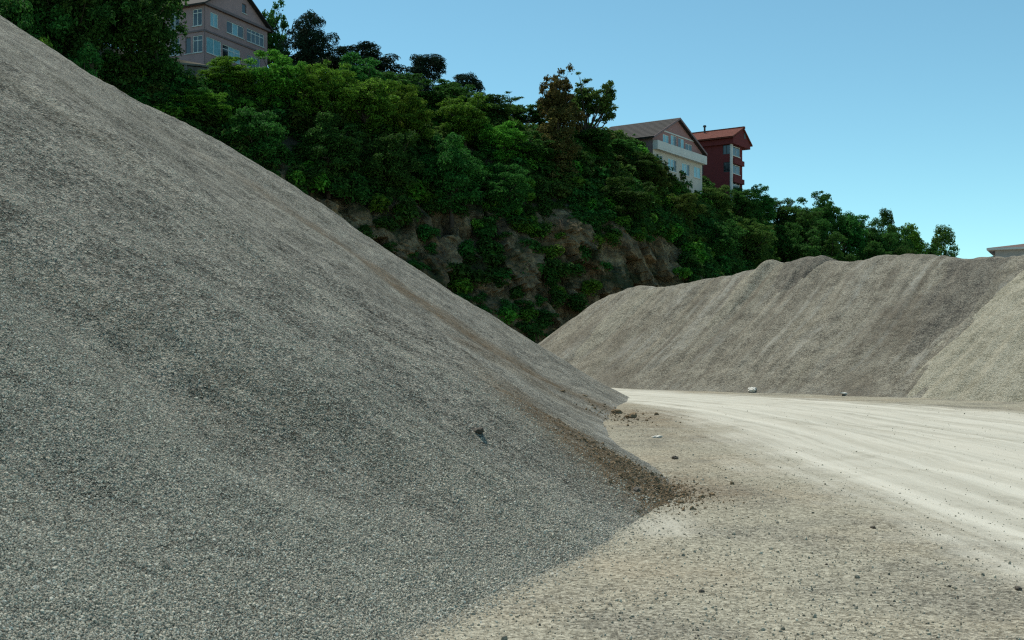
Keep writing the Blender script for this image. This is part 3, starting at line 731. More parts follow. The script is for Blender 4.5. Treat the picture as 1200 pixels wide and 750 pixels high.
# --- dark red house behind it
def red_house():
    root = empty("house", (30.6, 155, 0), math.radians(90 - 34.5))
    W, L, z0, ev, ap = 4.0, 9.5, 22.5, 31.2, 33.0
    sw = [(0.12, 1.25, 29.1, 30.55), (0.12, 1.15, 26.6, 28.0), (4.2, 5.4, 26.6, 28.0)]
    wall_face("side_wall", L, z0, lambda t: ev, sw, M['red_wall'], root, 'y')
    gw = [(0.55, 3.2, 29.0, 30.75), (0.55, 3.2, 26.5, 28.15), (0.55, 3.2, 23.9, 25.4)]
    wall_face("gable_wall", W, z0, lambda t: ev, gw, M['red_wall'], root, 'x')
    m = MB(); m.quad((W, 0, z0), (W, L, z0), (W, L, ev), (W, 0, ev)); m.quad((0, L, z0), (W, L, z0), (W, L, ev), (0, L, ev)); m.build("rear_wall", M['red_wall'], root)
    for i, w in enumerate(sw): window(w, root, 'y', 0, 2, 0, False, M['steel'])
    for i, w in enumerate(gw): window(w, root, 'x', 0, 2, 0.22, True, None)
    b = MB(); b.box(-0.14, 0.34, -0.14, -0.004, z0, ev - 0.45); b.box(-0.14, -0.004, -0.004, 0.10, z0, ev - 0.45); b.build("corner_column", M['parapet'], root)
    for zz in (28.35, 25.75):
        b = MB(); b.box(0.36, 3.95, -0.35, -0.004, zz - 0.55, zz + 0.15); b.build("balcony_front", M['red_wall'], root)
    # attic storey jutting out past the walls under the roof
    b = MB(); b.box(-0.45, 5.6, -0.55, L + 0.2, ev - 0.75, ev + 0.02); b.build("eaves_box", M['red_wall'], root)
    m = MB(); m.prism([(-0.45, -0.5, ev + 0.024), (5.6, -0.5, ev + 0.024), (2.9, -0.5, ap - 0.1)], (0, 0.2, 0)); m.build("gable_panel", M['red_wall'], root)
    b = MB(); b.box(3.35, 3.95, -0.53, -0.504, 31.7, 32.5); b.build("gable_vent", M['steel'], root)
    lo = (-0.95, ev + 0.0); hi = (2.9, ap); ro = (6.1, ev - 0.25)
    r = roof_slab("roof", [(lo[0], -0.7, lo[1]), (lo[0], L + 0.6, lo[1]), (hi[0], L + 0.6, hi[1]), (hi[0], -0.7, hi[1])], 0.10, M['red_roof'], root)
    tile_rows(r, (lo[0] - 0.06, -0.74, lo[1] + 0.08), (lo[0] - 0.06, L + 0.66, lo[1] + 0.08), (hi[0], -0.74, hi[1] + 0.1), (hi[0], L + 0.66, hi[1] + 0.1), 9, M['red_roof'])
    roof_slab("roof", [(hi[0], -0.7, hi[1]), (hi[0], L + 0.6, hi[1]), (ro[0], L + 0.6, ro[1]), (ro[0], -0.7, ro[1])], 0.18, M['red_roof'], root)
    b = MB(); b.tube([(2.2, 5.0, ap - 0.6), (2.2, 5.0, ap + 0.75)], [0.13, 0.13], 8); b.tube([(2.2, 5.0, ap + 0.76), (2.2, 5.0, ap + 1.0)], [0.26, 0.2], 8); b.build("flue", M['steel'], r)
    b = MB(); b.prism([(2.7, -0.82, ap - 0.02), (3.1, -0.82, ap - 0.02), (3.1, -0.82, ap + 0.3), (2.7, -0.82, ap + 0.3)], (0, L + 1.7, 0)); b.build("ridge_cap", M['red_roof'], r)
    tag(root, "dark red house with red tiled roof and white corner column behind the cream house", "house")
red_house()

# --- house at the right edge behind the far pile: hipped roof, chimney, low annex
def far_house():
    root = empty("house", (52.7, 121, 0), math.radians(-28))
    W, L, z0, ev, ap = 13.0, 10.0, -0.2, 12.55, 13.75
    wins = [(x, x + 1.3, z, z + 1.4) for z in (1.2, 4.4, 7.6) for x in (1.0, 4.2, 7.4, 10.6)] + [(2.6, 3.1, 11.3, 12.0), (5.6, 6.4, 11.2, 12.1)]
    wall_face("front_wall", W, z0, lambda t: ev, wins, M['grey_wall'], root, 'x')
    swins = [(2.0, 3.3, z, z + 1.4) for z in (1.2, 4.4, 7.6)]
    wall_face("side_wall", L, z0, lambda t: ev, swins, M['grey_wall'], root, 'y')
    m = MB(); m.quad((W, 0, z0), (W, L, z0), (W, L, ev), (W, 0, ev)); m.quad((0, L, z0), (W, L, z0), (W, L, ev), (0, L, ev)); m.build("rear_wall", M['grey_wall'], root)
    for w in wins: window(w, root, 'x', 0, 2 if w[1] - w[0] > 1 else 1, 0, False)
    for w in swins: window(w, root, 'y', 0, 2, 0, False)
    o = 0.8
    b = MB(); b.box(-o, W + o, -o, L + o, ev + 0.004, ev + 0.22); e = b.build("eaves", M['parapet'], root)
    m = MB(); A = [(-o, -o, ev + 0.224), (W + o, -o, ev + 0.224), (W + o, L + o, ev + 0.224), (-o, L + o, ev + 0.224)]; p, q = (4.6, L / 2, ap), (W - 4.6, L / 2, ap)
    m.quad(A[0], A[1], q, p); m.quad(A[1], A[2], q); m.quad(A[2], A[3], p, q); m.quad(A[3], A[0], p)
    r = m.build("roof", M['brown_roof'], root)
    c = MB(); c.box(3.1, 4.5, 2.6, 3.4, ev + 0.8, ap + 0.25); c.box(3.0, 4.6, 2.5, 3.5, ap + 0.254, ap + 0.42); c.build("chimney", M['steel'], r)
    c = MB(); c.box(3.3, 3.55, 2.8, 3.1, ap + 0.424, ap + 0.8); c.box(4.0, 4.25, 2.8, 3.1, ap + 0.424, ap + 0.8); c.build("chimney_pot", M['steel'], r)
    b = MB(); b.box(-4.5, -0.1, 1.0, 6.0, z0, 11.2); a = b.build("annex", M['grey_wall'], root)
    b = MB(); b.prism([(-4.9, 0.6, 11.2), (-0.05, 0.6, 11.85), (-0.05, 0.6, 12.0), (-4.9, 0.6, 11.35)], (0, 6.0, 0)); b.build("annex_roof", M['steel'], a)
    tag(root, "grey house with brown hipped roof and chimney peeping over the far pile", "house")
far_house()

# --- retaining wall under the mauve house: concrete panels with a coping and piers
def retaining_wall():
    root = empty("retaining_wall", (-36.5, 108.5, 0), math.radians(22))
    z0, z1 = 25.0, 29.9; n = 6; w = 2.2
    for k in range(n):
        m = MB(); m.box(k * w + 0.15, (k + 1) * w - 0.15, 0.0, 0.3, z0, z1); m.build("panel", M['concrete'], root)
        p = MB(); p.box(k * w - 0.15, k * w + 0.146, -0.12, 0.36, z0, z1 + 0.05); p.build("pier", M['concrete'], root)
    c = MB(); c.box(-0.2, n * w + 0.1, -0.2, 0.42, z1 + 0.054, z1 + 0.24); c.build("coping", M['concrete'], root)
    tag(root, "stained concrete retaining wall below the mauve house", "wall")
retaining_wall()

# ------------------------------------------------------------------ foliage
def leaf_cards(pts, nrm, size, aspect, r):
    """one bent diamond leaf spray per point: 4 corner vertices, 2 triangles folded along the midrib"""
    n = len(pts)
    t = r.normal(size=(n, 3)); t -= (t * nrm).sum(1)[:, None] * nrm; t /= np.linalg.norm(t, axis=1)[:, None] + 1e-9
    b = np.cross(nrm, t); s = size[:, None]
    V = np.stack([pts - t * s * 0.5, pts + b * s * aspect * 0.5 + nrm * s * 0.10, pts + t * s * 0.5, pts - b * s * aspect * 0.5 + nrm * s * 0.10], 1).reshape(-1, 3)
    i = np.arange(n)[:, None] * 4
    F = np.concatenate([i + np.array([[0, 1, 2]]), i + np.array([[0, 2, 3]])], 0)
    return V, F

def unit(v): return v / (np.linalg.norm(v, axis=-1, keepdims=True) + 1e-9)

def clump_cloud(centres, radii, per, size, aspect, r, up=0.45, flat=0.75, jitter=0.8, shell=0.35):
    P, Nn, S = [], [], []
    for c, q in zip(centres, radii):
        n = max(8, int(per * (q / np.mean(radii)) ** 2))
        u = unit(r.normal(size=(n, 3))); u[:, 2] = np.where(r.random(n) < 0.65, np.abs(u[:, 2]), u[:, 2])
        rad = q * (1 - shell * r.random(n) ** 1.5) * (1 + 0.18 * vnoise(u[:, 0] * 2.5 + c[0], u[:, 1] * 2.5 + c[1], u[:, 2] * 2.5))
        P.append(c + u * rad[:, None] * np.array([1, 1, flat])); Nn.append(unit(u + np.array([0, 0, up]) + jitter * r.normal(size=(n, 3)) * 0.6))
        S.append(size * (0.6 + 0.8 * r.random(n)))
    return leaf_cards(np.concatenate(P), np.concatenate(Nn), np.concatenate(S), aspect, r)

def branches(mb, base, centres, r, r0, split, n_limbs):
    """tapered trunk to the split height, then limbs bent out to a choice of clump centres"""
    top = np.array([r.normal() * 0.15, r.normal() * 0.15, split])
    mb.tube([(0, 0, base), (0.05, 0.03, split * 0.5), tuple(top)], [r0 * 1.25, r0, r0 * 0.8], 7)
    idx = r.permutation(len(centres))[:n_limbs]
    for j in idx:
        c = centres[j]; mid = top * 0.5 + c * 0.5 + r.normal(size=3) * 0.2 + np.array([0, 0, 0.25])
        mb.tube([tuple(top - np.array([0, 0, 0.3 * r.random()])), tuple(mid), tuple(c)], [r0 * 0.5, r0 * 0.28, r0 * 0.08], 5)

def make_crown(kind, seed):
    """crown and trunk meshes for a tree about 7 m tall and 5 m wide"""
    r = np.random.default_rng(seed); mb = MB()
    if kind in ('broad', 'feathery', 'olive'):
        n = 120; u = unit(r.normal(size=(n, 3))); rr = r.random(n) ** 0.42
        lob = 1 + 0.25 * vnoise(u[:, 0] * 1.7 + seed, u[:, 1] * 1.7, u[:, 2] * 1.7)
        C = u * (rr * lob)[:, None] * np.array([2.3, 2.3, 2.75]) + np.array([0, 0, 3.6])
        C[:, 2] = np.maximum(C[:, 2], 0.7)
        q = r.uniform(0.28, 0.82, n) * (1.05 - 0.3 * rr)
        if kind == 'feathery': V, F = clump_cloud(C, q, 150, 0.22, 0.32, r, 0.5, 0.65, 1.3, 0.75)
        else: V, F = clump_cloud(C, q, 145, 0.19, 0.5, r, 0.45, 0.85, 1.2, 0.7)
        branches(mb, -0.6, C, r, 0.16, 2.2, 14)
    elif kind == 'pine':
        n = 80; u = unit(r.normal(size=(n, 3))); u[:, 2] = u[:, 2] * 0.95; rr = r.random(n) ** 0.4
        C = u * (rr * (1 + 0.35 * vnoise(u[:, 0] * 2.5 + seed, u[:, 1] * 2.5, u[:, 2] * 2.5)))[:, None] * np.array([2.3, 2.3, 2.9]) + np.array([0, 0, 3.6])
        q = r.uniform(0.32, 0.75, n)
        V, F = clump_cloud(C, q, 170, 0.30, 0.18, r, 0.3, 0.75, 0.6, 0.55)
        branches(mb, -0.6, C, r, 0.17, 3.0, 12)
    elif kind == 'spiky':
        C = []; 
        for k in range(95):
            h = r.uniform(0.4, 6.8); w = 2.3 * (1 - (h / 7.4)) ** 0.6 + 0.15; a = r.uniform(0, 6.283)
            C.append((math.cos(a) * w * r.uniform(0.5, 1), math.sin(a) * w * r.uniform(0.5, 1), h))
        C = np.array(C); q = r.uniform(0.28, 0.55, len(C))
        V, F = clump_cloud(C, q, 150, 0.26, 0.2, r, 0.2, 1.0, 0.7, 0.6)
        mb.tube([(0, 0, -0.6), (0.03, 0, 3.5), (0, 0.02, 7.0)], [0.16, 0.1, 0.02], 6)
        for c in C[::3]: mb.tube([(0, 0, c[2] - 0.4), tuple(c)], [0.05, 0.015], 4)
    elif kind == 'airy':
        # a tall thin crown on many visible upright limbs, leaves in loose sprays
        C = []; top = np.array([0, 0, 1.6])
        mb.tube([(0, 0, -0.6), (0.05, 0.05, 1.0), tuple(top)], [0.2, 0.17, 0.15], 7)
        for k in range(22):
            a = r.uniform(0, 6.283); sp = r.uniform(0.3, 2.35); h = 6.9 - 1.1 * (sp / 2.3) ** 2 - r.uniform(0, 2.6)
            end = np.array([math.cos(a) * sp, math.sin(a) * sp, h]); mid = top * 0.45 + end * 0.55 + np.array([0, 0, -0.35]) + r.normal(size=3) * 0.12
            mb.tube([tuple(top), tuple(mid), tuple(end)], [0.075, 0.045, 0.012], 5)
            for j in range(9):
                f = r.uniform(0.35, 1.05); p = mid * (1 - f) + end * f + r.normal(size=3) * 0.28
                C.append(p); mb.tube([tuple(mid * (1 - f * 0.8) + end * f * 0.8), tuple(p)], [0.02, 0.006], 3)
        C = np.array(C); q = r.uniform(0.16, 0.36, len(C))
        V, F = clump_cloud(C, q, 60, 0.18, 0.6, r, 0.3, 1.0, 1.2, 0.9)
    elif kind == 'column':
        n = 60; h = r.uniform(0.2, 6.6, n); w = 1.5 * np.sqrt(np.clip(1 - ((h - 2.6) / 4.4) ** 2, 0.05, 1)); a = r.uniform(0, 6.283, n); k = np.sqrt(r.random(n))
        C = np.stack([np.cos(a) * w * k, np.sin(a) * w * k, h], -1); q = r.uniform(0.35, 0.7, n)
        V, F = clump_cloud(C, q, 170, 0.19, 0.5, r, 0.4, 1.0, 0.9, 0.5)
        mb.tube([(0, 0, -0.6), (0, 0, 3), (0, 0, 6)], [0.16, 0.12, 0.03], 6)
    cm = np_mesh(kind + "_crown", V, F, False); tm = mb.mesh(kind + "_trunk", True)
    return cm, tm
CROWN = {}
def crown_of(kind, v):
    if (kind, v) not in CROWN: CROWN[(kind, v)] = make_crown(kind, hash_kind(kind) + v * 13)
    return CROWN[(kind, v)]
def hash_kind(k): return sum(ord(c) for c in k)
LEAFMAT = {'bright': 'leaf_bright', 'mid': 'leaf_mid', 'olive': 'leaf_olive', 'pine': 'leaf_pine', 'brown': 'leaf_brown'}
def tree(name, kind, v, mat, x, y, zb, h, w, label, group=None, rz=None, nominal=(7.0, 5.6)):
    nw = {'column': 3.9, 'spiky': 4.6, 'airy': 4.8}.get(kind, 5.6)
    root = empty(name, (x, y, zb), R.uniform(0, 6.283) if rz is None else rz, (w / nw, w / nw, h / nominal[0]))
    cm, tm = crown_of(kind, v)
    for nm, me, mt in (("crown", cm, M[LEAFMAT[mat]]), ("trunk", tm, M['bark'])):
        if not me.materials: me.materials.append(mt)
        o = bpy.data.objects.new(nm, me); COL.objects.link(o); o.parent = root
        o.material_slots[0].link = 'OBJECT'; o.material_slots[0].material = mt
    tag(root, label, "tree", group); return root

def stand(u, d):
    """plan point in direction u (x over y from the viewpoint's spot) that lies d metres behind the cliff foot"""
    ys = np.linspace(55, 260, 800); best = None
    for yy in ys:
        z, dd, _ = hill_at(u * yy, yy)
        if dd >= d: return u * yy, yy, z
    return u * ys[-1], ys[-1], z

# (direction px, top px, metres behind the foot, width m, kind, variant, leaf, label)
TREES = [
 # mass at the upper left, in front of and left of the mauve house
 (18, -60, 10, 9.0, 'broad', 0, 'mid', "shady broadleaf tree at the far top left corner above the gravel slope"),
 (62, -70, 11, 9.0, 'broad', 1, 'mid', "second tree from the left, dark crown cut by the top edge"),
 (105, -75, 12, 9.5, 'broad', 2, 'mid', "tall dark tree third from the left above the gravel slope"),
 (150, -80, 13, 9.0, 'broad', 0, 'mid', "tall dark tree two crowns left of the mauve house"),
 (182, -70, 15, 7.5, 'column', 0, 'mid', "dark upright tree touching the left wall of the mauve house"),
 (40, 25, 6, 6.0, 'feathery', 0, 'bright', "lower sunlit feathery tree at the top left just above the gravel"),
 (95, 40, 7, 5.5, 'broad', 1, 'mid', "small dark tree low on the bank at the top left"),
 # pale tree and pines behind the mauve house
 (318, 2, 44, 6.0, 'airy', 0, 'mid', "thin see-through tree against the sky right behind the mauve house"),
 (362, 8, 34, 8.0, 'pine', 0, 'pine', "big round dark pine right of the mauve house"),
 (402, 42, 31, 10.0, 'pine', 1, 'pine', "lower dark pine right of the big round pine"),
 (435, 50, 30, 10.5, 'pine', 0, 'pine', "third dark pine along the skyline from the mauve house"),
 (502, 64, 26, 8.0, 'spiky', 0, 'pine', "dark spiky-topped conifer on the skyline above the bright bushes"),
 (468, 74, 25, 9.5, 'pine', 1, 'pine', "small dark pine just left of the spiky conifer"),
 (548, 88, 26, 7.5, 'spiky', 1, 'pine', "thin-topped conifer on the skyline right of the spiky one"),
 (603, 112, 24, 8.5, 'airy', 1, 'mid', "dark loose-crowned tree on the skyline left of the brown tree"),
 (418, 60, 21, 9.0, 'broad', 1, 'mid', "dark green crown filling the skyline below the second dark pine"),
 (455, 78, 21, 9.0, 'broad', 0, 'mid', "dark green crown below and left of the spiky conifer"),
 (524, 92, 20, 8.5, 'broad', 2, 'mid', "dark green crown between the two skyline conifers"),
 (574, 108, 20, 8.0, 'broad', 1, 'mid', "dark green crown on the skyline left of the loose-crowned tree"),
 # the bright front row on the edge of the slope
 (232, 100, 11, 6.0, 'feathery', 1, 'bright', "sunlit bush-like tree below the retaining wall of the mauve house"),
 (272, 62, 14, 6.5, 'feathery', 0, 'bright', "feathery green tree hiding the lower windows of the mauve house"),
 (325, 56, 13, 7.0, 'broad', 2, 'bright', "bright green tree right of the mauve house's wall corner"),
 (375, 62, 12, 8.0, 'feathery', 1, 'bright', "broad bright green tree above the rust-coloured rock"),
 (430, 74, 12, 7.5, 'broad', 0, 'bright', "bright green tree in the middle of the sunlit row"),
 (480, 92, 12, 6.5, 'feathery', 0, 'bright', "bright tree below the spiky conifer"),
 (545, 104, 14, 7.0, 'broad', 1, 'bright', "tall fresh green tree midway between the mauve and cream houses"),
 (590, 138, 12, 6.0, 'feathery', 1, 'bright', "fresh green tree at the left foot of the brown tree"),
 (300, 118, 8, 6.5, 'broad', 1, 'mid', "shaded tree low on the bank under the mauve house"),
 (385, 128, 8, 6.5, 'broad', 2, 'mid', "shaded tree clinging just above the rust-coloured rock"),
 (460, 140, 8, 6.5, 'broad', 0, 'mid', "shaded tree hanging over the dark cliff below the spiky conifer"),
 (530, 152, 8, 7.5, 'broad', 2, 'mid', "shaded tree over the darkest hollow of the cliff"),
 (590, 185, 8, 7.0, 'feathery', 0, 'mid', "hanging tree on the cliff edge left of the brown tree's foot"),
 # brown tree and its dark companion
 (651, 80, 13, 6.2, 'airy', 0, 'brown', "tall thin tree with browning leaves sticking up above the wood"),
 (686, 89, 15, 7.0, 'airy', 1, 'olive', "tall olive tree with spreading bare limbs right of the browning tree"),
 (654, 122, 11, 5.2, 'column', 1, 'brown', "brownish ivy-clad column below the tall browning tree"),
 (692, 152, 14, 6.5, 'column', 0, 'mid', "dark leafy mass round the foot of the tall olive tree"),
 (630, 152, 12, 7.0, 'broad', 2, 'mid', "dark green tree left of the browning tree's trunk"),
 # in front of the cream and red houses
 (718, 162, 15, 7.0, 'broad', 0, 'mid', "dark green tree in front of the cream house's long roof"),
 (748, 174, 12, 6.5, 'broad', 1, 'mid', "round dark tree under the eave of the cream house"),
 (766, 184, 11, 4.4, 'broad', 2, 'olive', "yellow-green bush-like tree at the near corner of the cream house"),
 (728, 205, 8, 7.5, 'broad', 2, 'mid', "shaded tree just above the pale bare rock face"),
 (798, 219, 9, 6.0, 'feathery', 1, 'olive', "olive green tree below the cream house's windows"),
 (836, 213, 12, 6.5, 'broad', 1, 'olive', "sunlit tree in the gap below the cream and red houses"),
 (866, 209, 13, 6.5, 'broad', 0, 'mid', "leafy tree at the foot of the red house"),
 (890, 213, 13, 6.0, 'broad', 2, 'mid', "tree just right of the red house's white column"),
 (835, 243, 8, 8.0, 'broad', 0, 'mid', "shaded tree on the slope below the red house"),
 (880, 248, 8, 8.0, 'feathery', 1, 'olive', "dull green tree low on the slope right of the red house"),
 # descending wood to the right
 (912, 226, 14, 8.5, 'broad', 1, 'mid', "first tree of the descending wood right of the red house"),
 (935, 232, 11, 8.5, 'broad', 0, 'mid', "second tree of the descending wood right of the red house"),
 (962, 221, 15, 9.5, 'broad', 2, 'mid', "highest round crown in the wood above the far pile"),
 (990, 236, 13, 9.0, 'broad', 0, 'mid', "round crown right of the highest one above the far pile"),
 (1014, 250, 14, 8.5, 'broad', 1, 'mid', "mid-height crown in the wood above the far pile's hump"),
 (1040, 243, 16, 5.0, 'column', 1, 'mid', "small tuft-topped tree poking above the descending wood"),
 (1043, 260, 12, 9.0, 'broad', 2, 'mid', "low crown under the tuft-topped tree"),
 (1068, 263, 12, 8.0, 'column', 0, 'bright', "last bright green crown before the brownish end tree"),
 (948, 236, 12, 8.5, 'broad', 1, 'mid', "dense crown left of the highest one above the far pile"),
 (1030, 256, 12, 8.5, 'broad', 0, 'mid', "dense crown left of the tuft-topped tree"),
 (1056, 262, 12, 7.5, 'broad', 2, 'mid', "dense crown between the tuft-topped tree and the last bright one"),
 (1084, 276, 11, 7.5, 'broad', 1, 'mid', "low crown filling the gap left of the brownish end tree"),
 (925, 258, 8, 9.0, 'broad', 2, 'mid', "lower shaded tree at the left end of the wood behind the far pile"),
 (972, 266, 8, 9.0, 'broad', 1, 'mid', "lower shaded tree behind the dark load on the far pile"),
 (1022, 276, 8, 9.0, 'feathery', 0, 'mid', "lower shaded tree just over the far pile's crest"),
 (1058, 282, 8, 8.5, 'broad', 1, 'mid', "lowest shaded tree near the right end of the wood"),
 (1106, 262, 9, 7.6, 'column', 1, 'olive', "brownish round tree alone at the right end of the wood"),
]
for px, py, d, w, kind, v, mat, label in TREES:
    u = (px - 600) / FPX
    x, y, zb = stand(u, d)
    zt = CAM_Z + (410 - py) / FPX * y
    h = max(2.5, zt - zb + 0.4)
    tree("tree", kind, v, mat, x, y, zb - 0.4, h, w, label, "trees on the hill above the cliff")

# ------------------------------------------------------------------ scattered stuff (geometry-node instances of small meshes on points)
def scatter(name, pts, scale, rot, pick, protos, label, cat=None):
    me = bpy.data.meshes.new(name); n = len(pts)
    me.vertices.add(n); me.vertices.foreach_set("co", np.asarray(pts, np.float32).ravel())
    a = me.attributes.new("scl", 'FLOAT_VECTOR', 'POINT'); a.data.foreach_set("vector", np.asarray(scale, np.float32).ravel())
    a = me.attributes.new("rot", 'FLOAT_VECTOR', 'POINT'); a.data.foreach_set("vector", np.asarray(rot, np.float32).ravel())
    a = me.attributes.new("pick", 'INT', 'POINT'); a.data.foreach_set("value", np.asarray(pick, np.int32))
    col = bpy.data.collections.new(name + "_shapes")
    for i, (pm, mt) in enumerate(protos):
        po = bpy.data.objects.new("%s_shape_%02d" % (name, i), pm); col.objects.link(po)
        if not pm.materials: pm.materials.append(mt)
    g = bpy.data.node_groups.new(name + "_scatter", 'GeometryNodeTree')
    g.interface.new_socket("Geometry", in_out='INPUT', socket_type='NodeSocketGeometry')
    g.interface.new_socket("Geometry", in_out='OUTPUT', socket_type='NodeSocketGeometry')
    N = g.nodes; L = g.links
    gi = N.new('NodeGroupInput'); go = N.new('NodeGroupOutput')
    ci = N.new('GeometryNodeCollectionInfo'); ci.inputs['Collection'].default_value = col; ci.inputs['Separate Children'].default_value = True; ci.inputs['Reset Children'].default_value = True
    ip = N.new('GeometryNodeInstanceOnPoints'); ip.inputs['Pick Instance'].default_value = True
    mp = N.new('GeometryNodeMeshToPoints')
    L.new(gi.outputs[0], mp.inputs['Mesh'])
    def at(nm, ty):
        q = N.new('GeometryNodeInputNamedAttribute'); q.data_type = ty; q.inputs['Name'].default_value = nm; return q.outputs['Attribute']
    L.new(mp.outputs[0], ip.inputs['Points']); L.new(ci.outputs[0], ip.inputs['Instance'])
    L.new(at("scl", 'FLOAT_VECTOR'), ip.inputs['Scale']); L.new(at("pick", 'INT'), ip.inputs['Instance Index'])
    er = N.new('FunctionNodeEulerToRotation'); L.new(at("rot", 'FLOAT_VECTOR'), er.inputs[0]); L.new(er.outputs[0], ip.inputs['Rotation'])
    L.new(ip.outputs[0], go.inputs[0])
    o = link(name, me); md = o.modifiers.new("scatter", 'NODES'); md.node_group = g
    tag(o, label, cat, kind="stuff"); return o

def stone_mesh(name, seed, subdiv=1, rough=0.3, flat=0.7):
    bm = bmesh.new(); bmesh.ops.create_icosphere(bm, subdivisions=subdiv, radius=0.5)
    r = random.Random(seed); o = [r.uniform(0, 50) for _ in range(3)]
    for v in bm.verts:
        k = 1 + rough * float(vnoise(np.array([v.co.x * 2.6 + o[0]]), np.array([v.co.y * 2.6 + o[1]]), np.array([v.co.z * 2.6 + o[2]]))[0]) + r.uniform(-.5, .5) * rough
        v.co = Vector((v.co.x * k, v.co.y * k * 0.85, v.co.z * k * flat))
    me = bpy.data.meshes.new(name); bm.to_mesh(me); bm.free(); return me

def shrub_mesh(seed, size=0.22):
    r = np.random.default_rng(seed); n = 12
    C = unit(r.normal(size=(n, 3))) * r.random(n)[:, None] ** 0.5 * np.array([0.75, 0.75, 0.55]); q = r.uniform(0.28, 0.5, n)
    V, F = clump_cloud(C, q, 70, size, 0.5, r, 0.5, 0.8, 0.9, 0.5)
    return np_mesh("shrub", V, F, False)
shr = [(shrub_mesh(5), M['leaf_mid']), (shrub_mesh(6), M['leaf_mid']), (shrub_mesh(7), M['leaf_bright']), (shrub_mesh(8), M['leaf_olive'])]
pts, scl, rot, pick = [], [], [], []
for k in range(7600):
    s = R.uniform(12, FS[-1] - 4); i = int(np.searchsorted(FS, s)); i = min(i, len(FS) - 1)
    q = R.random()
    d = R.uniform(7.6, 22) if q < 0.70 else (R.uniform(0.0, 3.5) if q < 0.76 else R.uniform(3.2, 9.0))
    x, y = FOOT[i] + FNOR[i] * d
    bare = max(math.exp(-((x + 10.5) / 7.0) ** 4), math.exp(-((x - 13.5) / 5.0) ** 4), 0.35 * math.exp(-((x - 2.5) / 4.0) ** 4))   # where the rock shows
    if 3 < d < 8.6 and R.random() < bare * (1.15 if vnoise(np.array([s * 0.11]), np.array([d * 0.5]))[0] < 0.25 else 0.5): continue
    z = float(profile(np.array(d), K_ROCK[i], K_EDGE[i], K_BACK[i], K_R0[i]))
    if 3 < d < 8: x -= FNOR[i][0] * 1.0; y -= FNOR[i][1] * 1.0
    S = R.uniform(0.9, 2.0) * (0.85 if d < 9 else 1.0)
    pts.append((x, y, z + 0.3 * S)); scl.append((S, S, S * R.uniform(0.7, 1.1))); rot.append((0, 0, R.uniform(0, 6.28)))
    pick.append(R.choice([0, 1, 0, 1, 2, 3]) if d > 8 else R.choice([0, 1, 0, 1, 0, 2]))
scatter("undergrowth", pts, scl, rot, pick, shr, "dense green undergrowth covering the slope and ledges of the cliff", "undergrowth")

# loose chips on the near face of the big pile
chips = [(stone_mesh("chip_%d" % k, 40 + k, 1, 0.35, 0.7), M['chip']) for k in range(5)]
def sample_in_view(n, r0, r1, a0, a1, power):
    """plan points with a density that falls with distance"""
    a = rng.uniform(a0, a1, n); r = r0 * (r1 / r0) ** (rng.random(n) ** power)
    return np.tan(a) * r, r
x, y = sample_in_view(1100000, 3.4, 18, math.radians(-29), math.radians(15), 1.0)
z, d, s = sampled('left', x, y)
eps = 0.02
z = np.maximum(z, ground_z(x, y) - 0.002)
k = (d > -0.7) & ((z - CAM_Z) / y < 0.33) & (rng.random(len(x)) < (1 - 0.85 * np.exp(-((y - 13.1 - 1.3 * (1.4 - x)) / 1.2) ** 2) * (1 - smooth(0.9, 2.6, d))) * np.exp(np.clip(d, -9, 0) / 0.09) * smooth(17, 4.5, np.hypot(x, y)) ** 1.3 * (0.72 + 0.28 * smooth(-0.25, 0.3, vnoise(s * 0.9, d * 0.18) + 0.5 * vnoise(s * 2.7, d * 0.4))))
x, y, z, d = x[k], y[k], z[k], d[k]; n = len(x)
sz = np.clip(rng.lognormal(math.log(0.0088), 0.36, n), 0.005, 0.024) * (0.85 + 0.035 * y) * (1 + 0.25 * np.exp(-np.clip(d, 0, 9) / 0.8))
scatter("loose_gravel", np.stack([x, y, z + sz * 0.12], -1), np.repeat(sz[:, None], 3, 1), rng.uniform(0, 6.28, (n, 3)), rng.integers(0, 5, n), chips, "loose grey stone chips on the near face of the big pile", "gravel")

# pebbles lying on the open ground
peb = [(stone_mesh("pebble_%d" % k, 80 + k, 1, 0.3, 0.6), M['pebble']) for k in range(4)] + [(stone_mesh("pebble_d", 99, 1, 0.35, 0.7), M['stone_dark'])]
x, y = sample_in_view(42000, 5.2, 34, math.radians(-14), math.radians(28), 0.85)
zl, d, s = sampled('left', np.minimum(x, 4.99), y); d = np.where(x > 4.9, -1, d); rmk, _, _ = road_mask(x, y)
k = (d < 0.02) & (rng.random(len(x)) < (1 - 0.88 * rmk) * (0.45 + 0.55 * (fbm(x * 0.6, y * 0.6, octaves=3) > -0.1)))
x, y = x[k], y[k]; z = ground_z(x, y); n = len(x)
sz = np.clip(rng.lognormal(math.log(0.0105), 0.45, n), 0.005, 0.05)
pk = np.where(rng.random(n) < 0.025, 4, rng.integers(0, 4, n))
scatter("pebbles", np.stack([x, y, z + sz * 0.15], -1), np.repeat(sz[:, None], 3, 1), rng.uniform(0, 6.28, (n, 3)), pk, peb, "scattered pebbles on the dusty ground", "pebbles")

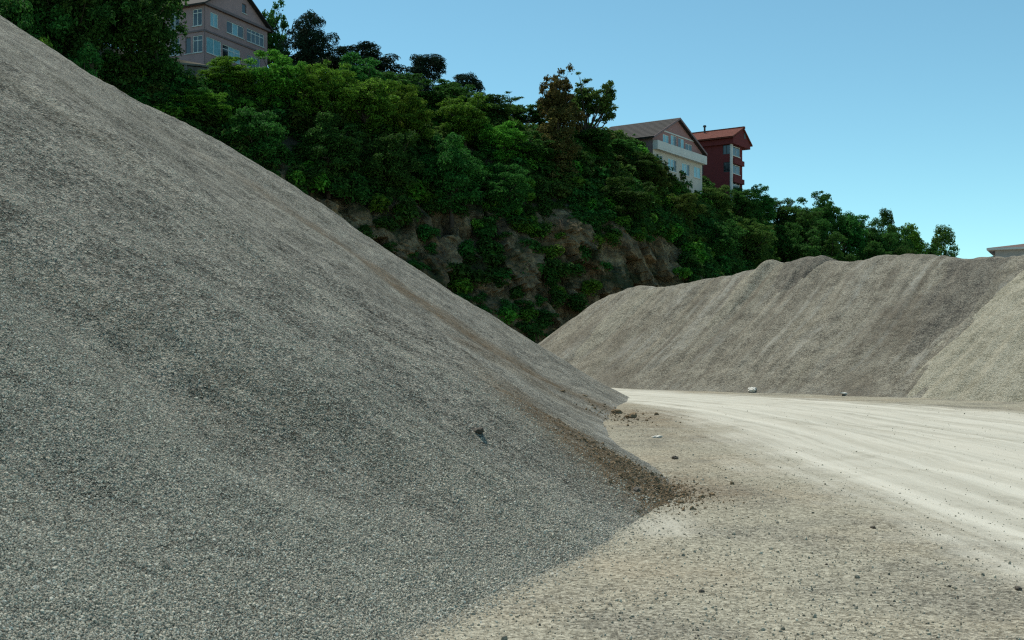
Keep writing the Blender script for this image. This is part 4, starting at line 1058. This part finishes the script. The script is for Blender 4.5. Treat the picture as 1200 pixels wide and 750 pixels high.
# crumbs of soil in the brown tongue and behind the near lobe
clods = [(stone_mesh("crumb_%d" % k, 120 + k, 2, 0.5, 0.65), M['clod']) for k in range(4)]
P = []
for k in range(4500):
    if k % 9 == 0: xx = 2.7 + rng.normal() * 0.45; yy = 28.5 + rng.normal() * 2.0
    elif k % 3: xx = 1.65 + rng.normal() * 0.33; yy = 13.2 + rng.normal() * 0.7
    else: xx = 1.6 - abs(rng.normal()) * 0.6; yy = 13.1 + 1.3 * (1.4 - xx) + rng.normal() * 0.7
    P.append((xx, yy))
P = np.array(P); x, y = P.T
z, d, s = sampled('left', np.minimum(x, 4.99), y); z = np.maximum(z, ground_z(x, y)); n = len(x)
sz = np.clip(rng.lognormal(math.log(0.012), 0.6, n), 0.006, 0.075) * np.where(y > 24, 1.7, 1.0)
scatter("soil_crumbs", np.stack([x, y, z + sz * 0.1], -1), np.repeat(sz[:, None], 3, 1), rng.uniform(0, 6.28, (n, 3)), rng.integers(0, 4, n), clods, "brown soil crumbs spilled at the toe of the big pile", "soil")

# ------------------------------------------------------------------ single stones and clods one can point at
def stone(px, py, size, mat, label, cat, name, on_pile_=False, seed=1, flat=0.65, elong=1.3):
    u = (px - 600) / FPX; v = (410 - py) / FPX
    ys = np.linspace(5, 60, 3000); xs = u * ys; zs = CAM_Z + v * ys
    g = np.maximum(ground_z(xs, ys), sampled('left', np.clip(xs,-80,5), ys)[0]); g = np.maximum(g, np.where(xs > -2, sampled('right', np.clip(xs,-3,48), np.clip(ys,29,70))[0] * (ys > 30), -1))
    i = int(np.argmax(g >= zs)); 
    me = stone_mesh(name, seed, 3, 0.28, flat); o = link(name, me, mat)
    for p in me.polygons: p.use_smooth = False
    o.location = (xs[i], ys[i], g[i] + size * flat * 0.22); o.scale = (size * elong, size, size); o.rotation_euler = (0.15, 0.1, seed * 1.7)
    tag(o, label, cat)
stone(882, 458, 0.30, M['stone_white'], "white rock at the foot of the far grit pile", "rock", "rock", seed=3)
stone(990, 461.5, 0.20, M['stone_white'], "small flat white stone right of the white rock at the far pile's foot", "rock", "rock", seed=4, flat=0.35, elong=2.2)
stone(561, 507, 0.11, M['stone_dark'], "lone dark stone halfway up the face of the big grey pile", "rock", "rock", seed=5, elong=1.5)
stone(740, 489, 0.24, M['clod'], "dark clod on the ground behind the near lobe of the big pile", "clod", "soil_clod", seed=6)
stone(723, 484, 0.24, M['clod'], "dark clod left of the lone one behind the near lobe", "clod", "soil_clod", seed=7)
stone(685, 464, 0.13, M['clod'], "long dark clod in the brown streak of the big pile", "clod", "soil_clod", seed=8, flat=0.4, elong=2.2)
stone(659, 459, 0.12, M['clod'], "dark clod higher up in the brown streak of the big pile", "clod", "soil_clod", seed=9, flat=0.45, elong=1.7)
stone(745, 574, 0.09, M['stone_dark'], "dark flat stone at the lower edge of the brown soil spill", "rock", "rock", seed=10, flat=0.35, elong=1.9)
stone(791, 538, 0.11, M['stone_dark'], "small dark stone on the ground above the brown soil spill", "rock", "rock", seed=12)
stone(770, 513, 0.16, M['stone_white'], "small white stone on the ground beyond the brown soil spill", "rock", "rock", seed=13, flat=0.4)
stone(1193, 691, 0.045, M['stone_dark'], "dark pebble near the lower right corner by the pale dust", "rock", "rock", seed=14)
stone(822, 694, 0.034, M['stone_dark'], "dark pebble at the bottom on the gravelly ground", "rock", "rock", seed=15)
stone(1023, 619, 0.045, M['stone_dark'], "dark stone at the edge of the pale dust patch", "rock", "rock", seed=16)
